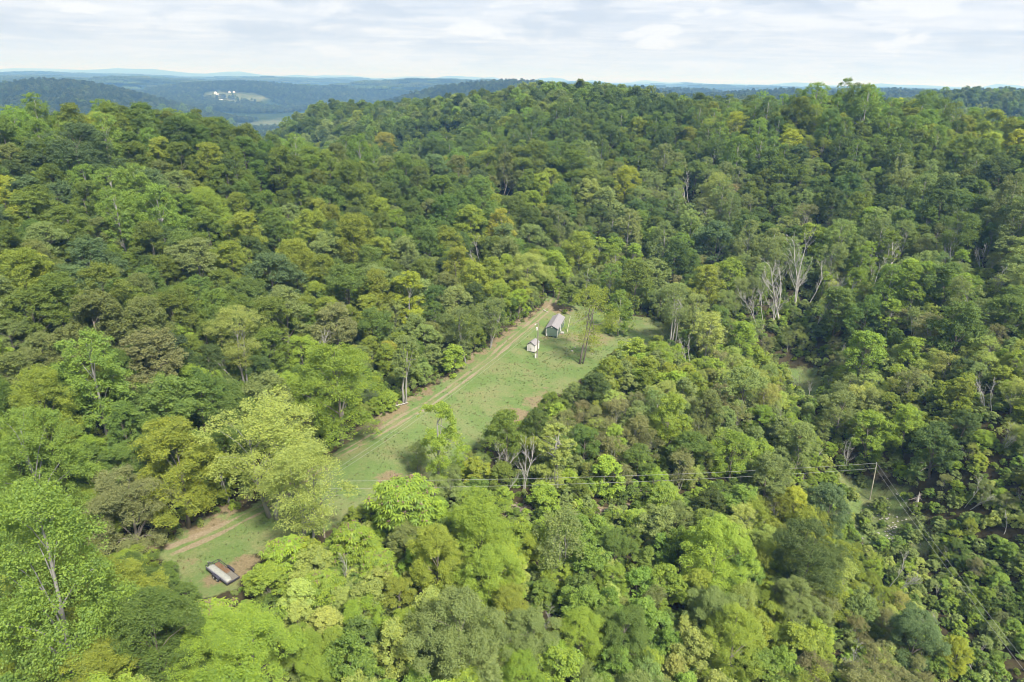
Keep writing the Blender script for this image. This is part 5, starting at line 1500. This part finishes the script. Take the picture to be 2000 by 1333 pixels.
for j in range(ny_ - 1):
    a = j; b = (nx_ - 1) * ny_ + j; Q += [[a, a + 1, a + 1 + n0, a + n0], [b, b + n0, b + 1 + n0, b + 1]]
cv.add(np.r_[V, bot], Q)
o = cv.build('trailer_cover', COVER, None, True); o.location = tr_.location; o.rotation_euler = tr_.rotation_euler
tag(o, 'long pale weathered cover lying on the near half of the trailer', 'cover')
g = np.random.default_rng(77); m = 420
p = np.c_[g.uniform(.1, 3.4, m), g.uniform(1.1, 1.85, m), np.full(m, .70) + g.uniform(0, .05, m)]
v, f = leaf_cards(g, p, norm(rand_unit(g, m) * .5 + [0, 0, 1]), .16)
o = link('fallen_leaves', mesh_np('fallen_leaves', v, f, [RUST]), kind='stuff'); o.location = tr_.location; o.rotation_euler = tr_.rotation_euler


def log_between(name, label, a, b, r, mat, lift=.15, cat='log', branches=0):
    A, B = hit(*a)[0], hit(*b)[0]
    o = thing(name, label, cat, tuple(A)); d = B - A; t = np.linspace(0, 1, 7)[:, None]; g = np.random.default_rng(int(a[0]))
    p = d * t + np.c_[g.normal(0, .08, (7, 2)), np.zeros(7)]
    for k in range(7):
        p[k, 2] = gz(A[0] + p[k, 0], A[1] + p[k, 1]) - A[2] + r + lift
    MB().tube(p, np.linspace(r, r * .55, 7), 8).build('trunk', mat, o)
    for k in range(branches):
        q = p[g.integers(3, 7)]; e = q + np.r_[g.normal(0, .9, 2), g.uniform(.2, .9)]
        MB().tube([q, (q + e) / 2 + [0, 0, .1], e], [r * .35, r * .25, r * .1], 5).build('branch', mat, o)
    return o


log_between('fallen_log', 'long pale fallen trunk lying at the wood edge above the weedy bank', (692, 812), (742, 798), .2, DEADWOOD, branches=2)
log_between('fallen_log', 'short pale log lying right of the long fallen trunk at the wood edge', (773, 795), (796, 789), .16, DEADWOOD)
log_between('fallen_log', 'thin dark log lying in the grass behind the green shed', (1091, 606), (1113, 617), .16, POLEWOOD)
log_between('fallen_log', 'small grey log at the wood edge left of the shed', (1061, 607), (1069, 611), .14, DEADWOOD)
pb = hit(1107, 650)[0]; pt = at_dist(1114, 618, np.linalg.norm(pb - CAMP) + 1.0)
o = MB().tube([[0, 0, -.4], pt - pb], [.09, .07], 7).build('leaning_post', PALEPOLE); o.location = tuple(pb)
tag(o, 'thin pale leaning post standing right of the green shed', 'post')

# double-trunked tree in the clearing: its trunks stand free
# (the crowns of these trees are chosen here, with long bare stems)


def stem_tree(base_px, top_px, w, colr, label, stems, sp, spread, barkm):
    B = hit(*base_px)[0]; D = float((B - CAMP) @ _f)
    H = (base_px[1] - top_px[1]) * D / FPX / .93; R = w * .5 * D / FPX
    t = thing(NAMES[sp], label, 'tree', tuple(B), 0.4, 'trees of the wood')
    g = np.random.default_rng(int(base_px[0])); s = SPECIES[sp]
    c, rad = crown_clumps(g, R, H * (.18 if sp == 'airy' else .42), H * .97, 'oval', 40, R * .34, 12, R * .10, 4, .85); c[:, :2] += np.array([(top_px[0] - base_px[0]) * D / FPX * .8, 0])
    v, f, tone = crown_leaves(g, c, rad, 15000, .25, .9, .35, .5)
    cr = link('crown', mesh_np('crown', v, f, [LEAF], tone=tone), t); cr['tint'] = list(TINT[colr])
    for k in range(stems):
        off = np.array([k * spread, 0.0]); e = np.array([(top_px[0] - base_px[0]) * D / FPX * .8 + (k - .5) * spread * 1.6, 0])
        z = np.linspace(-.5, H * .78, 7); u = (z / H)[:, None]
        p = np.c_[off + (e - off) * u + g.normal(0, .08, (7, 2)), z]
        m = MB().tube(p, np.linspace(.30, .10, 7) * (1 if k == 0 else .75), 8)
        for q in range(9):
            i = int(g.integers(3, 7)); e2 = c[g.integers(len(c))]; m.tube([p[i], (p[i] + e2) / 2 + [0, 0, .3], e2], [.09, .06, .02], 5, cap=False)
        m.build('trunk', barkm, t, True)


stem_tree((1133, 711), (1163, 570), 104, 'yolive', 'open tree on dark twin trunks standing alone in the clearing grass', 2, 'airy', .9, BARK)
stem_tree((1307, 688), (1312, 560), 78, 'sage', 'sage green umbrella-shaped tree on tall bare pale trunks', 3, 'locust', .8, PALEBARK)
stem_tree((858, 968), (862, 780), 84, 'lime', 'tall airy lime green tree standing in front of the clearing', 1, 'airy', .5, PALEBARK)
stem_tree((787, 790), (800, 660), 62, 'sage', 'pale thin tree with a bare stem by the fallen logs', 2, 'thin', .6, PALEBARK)
stem_tree((1083, 965), (1083, 825), 66, 'pale', 'pale yellow tree with visible forked stem in front of the clearing', 2, 'locust', .5, PALEBARK)
stem_tree((448, 985), (440, 880), 60, 'yolive', 'yellowish tree on a bare white stem at the track bend', 1, 'airy', .5, PALEBARK)

# broken snag in the cut, brush piles, rubble
sb = hit(1786, 1000)[0]; D = float((sb - CAMP) @ _f); Hs = 45 * D / FPX / .84
sn = thing('broken_snag', 'broken grey trunk with splintered dark top, right of the corner pole', 'dead tree', tuple(sb))
MB().tube([[0, 0, -.5], [.05, 0, Hs * .35], [.02, .05, Hs * .62]], [.30, .27, .24], 9).build('trunk', DEADWOOD, sn)
g = np.random.default_rng(12)
for k in range(7):
    a = g.uniform(0, 6.28); q = np.array([.02 + .15 * math.cos(a), .05 + .15 * math.sin(a), Hs * .6]); e = q + [g.normal(0, .25), g.normal(0, .2), g.uniform(.5, 1.6)]
    MB().tube([q, (q + e) / 2, e], [.11, .08, .03], 5).build('splinter', DEADWOOD if k % 2 else TWIG, sn)
for k in range(5):
    q = np.array([0, 0, Hs * g.uniform(.45, .62)]); e = q + [g.normal(0, 1.0), g.normal(0, .7), g.uniform(-1.6, .1)]
    MB().tube([q, (q + e) / 2 + [0, 0, .25], e], [.09, .06, .03], 5).build('branch', TWIG, sn)
for (px, py, s, lab) in ((1240, 963, 3.4, 'brown brush pile of cut branches beneath the wires, the larger one'), (1150, 1004, 3.0, 'brown brush pile of cut branches below and left of the larger one'), (1020, 1000, 2.4, 'low heap of brown branches at the foot of the creeper-wrapped bare tree'), (620, 1215, 1.8, 'dark tangle of dead branches among bushes near the bottom'), (625, 1207, 1.5, 'short fallen trunk heap by the dark tangle near the bottom')):
    B = hit(px, py)[0]; o = thing('brush_pile', lab, 'brush pile', tuple(B), 0, 'heaps of cut branches')
    m = MB(); g = np.random.default_rng(int(px))
    for k in range(110):
        c = np.r_[g.normal(0, s * .45, 2), 0]; a = g.uniform(-.5, .9) + (1.57 if g.random() < .2 else 0); ln = g.uniform(.8, 2.6)
        c[2] = gz(B[0] + c[0], B[1] + c[1]) - B[2] + g.uniform(.05, .8) * math.exp(-(c[0] ** 2 + c[1] ** 2) / s ** 2)
        d = np.array([math.cos(a), math.sin(a), g.normal(0, .22)]) * ln * .5
        m.tube([c - d, c + g.normal(0, .08, 3), c + d], [.06, .05, .015], 4, cap=False)
    x = m.build('branches', TWIG if s > 2 else DEADWOOD, o); x['kind'] = 'stuff'
m = MB(); g = np.random.default_rng(3)
for k in range(110):
    u = CUT[g.integers(len(CUT))] * .3
    px, py = g.normal(1738, 26), g.normal(1030, 24)
    B = hit(px, py)[0]; r = g.uniform(.10, .34)
    a = rand_unit(g, 10) * r * np.array([1, 1, .6]); ico = np.array([[0, 0, 1], [1, 0, 0], [0, 1, 0], [-1, 0, 0], [0, -1, 0], [0, 0, -1]], float) * r * g.uniform(.6, 1.2, (6, 1)) * [1, 1, .6]
    m.add(ico + B + [0, 0, r * .2], tris=[[0, 1, 2], [0, 2, 3], [0, 3, 4], [0, 4, 1], [5, 2, 1], [5, 3, 2], [5, 4, 3], [5, 1, 4]])
m.build('rubble', ROCK)['kind'] = 'stuff'
for px, py, r, lab in ((1117, 686, .5, 'pale flat stone in the grass left of the twin-trunked tree'), (1123, 679, .35, 'small pale stone just above the flat one in the clearing'), (1157, 692, .3, 'small pale stone right of the twin-trunked tree')):
    B = hit(px, py)[0]; g = np.random.default_rng(int(px)); th = np.linspace(0, 6.283, 9)[:-1]
    V = [[0, 0, r * .45]] + [[r * .7 * math.cos(t) * g.uniform(.8, 1.1), r * .7 * math.sin(t) * g.uniform(.8, 1.1), r * .36] for t in th] + [[r * math.cos(t) * g.uniform(.85, 1.1), r * math.sin(t) * g.uniform(.85, 1.1), -.1] for t in th]
    m = MB(); m.add(V, quads=[[1 + k, 9 + k, 9 + (k + 1) % 8, 1 + (k + 1) % 8] for k in range(8)], tris=[[0, 1 + k, 1 + (k + 1) % 8] for k in range(8)])
    o = m.build('stone', ROCK); o.location = tuple(B); tag(o, lab, 'stone', 'loose stones in the clearing')

# farm buildings on the far hillside
for px, py, W_, L_, e_, r_, rot, wm_, rm_, lab, nm in (
        (418, 184, 11, 17, 6.5, 10.5, .4, WHITE_PAINT, DARKROOF, 'white house with dark roof at left of the far hillside farm', 'farmhouse'),
        (427, 187, 9, 14, 4, 6.5, 1.2, SHED_WHITE, WHITE_PAINT, 'low pale outbuilding just right of the white farmhouse', 'outbuilding'),
        (446, 182, 9, 13, 5, 8.5, .2, SHED_WHITE, DARKROOF, 'left one of two dark-roofed houses on the far hillside', 'farmhouse'),
        (455, 182, 9, 14, 5, 8.5, .5, SHED_WHITE, DARKROOF, 'right one of two dark-roofed houses on the far hillside', 'farmhouse'),
        (434, 198, 8, 18, 4, 6.5, 1.4, WHITE_PAINT, WHITE_PAINT, 'long white barn lowest on the far hillside farm', 'barn')):
    B = hit(px, py)[0]
    if B is None:
        continue
    h = thing(nm, lab, 'building', (B[0], B[1], B[2] + .2), rot, 'farm buildings on the far hillside')
    gable_house(h, W_, L_, -3, e_, r_, wm_, rm_, wm_, over=.5, th=.2)
    for k in range(3):
        MB().box(W_ * (.2 + .25 * k), W_ * (.2 + .25 * k) + 1.2, -.06, -.01, 1.4, 3.0).build('window', DARKGLASS, h)
    MB().box(W_ * .45, W_ * .45 + 1, L_ * .3, L_ * .3 + 1, r_ - 1, r_ + 1.4).build('chimney', CONCRETE, h)
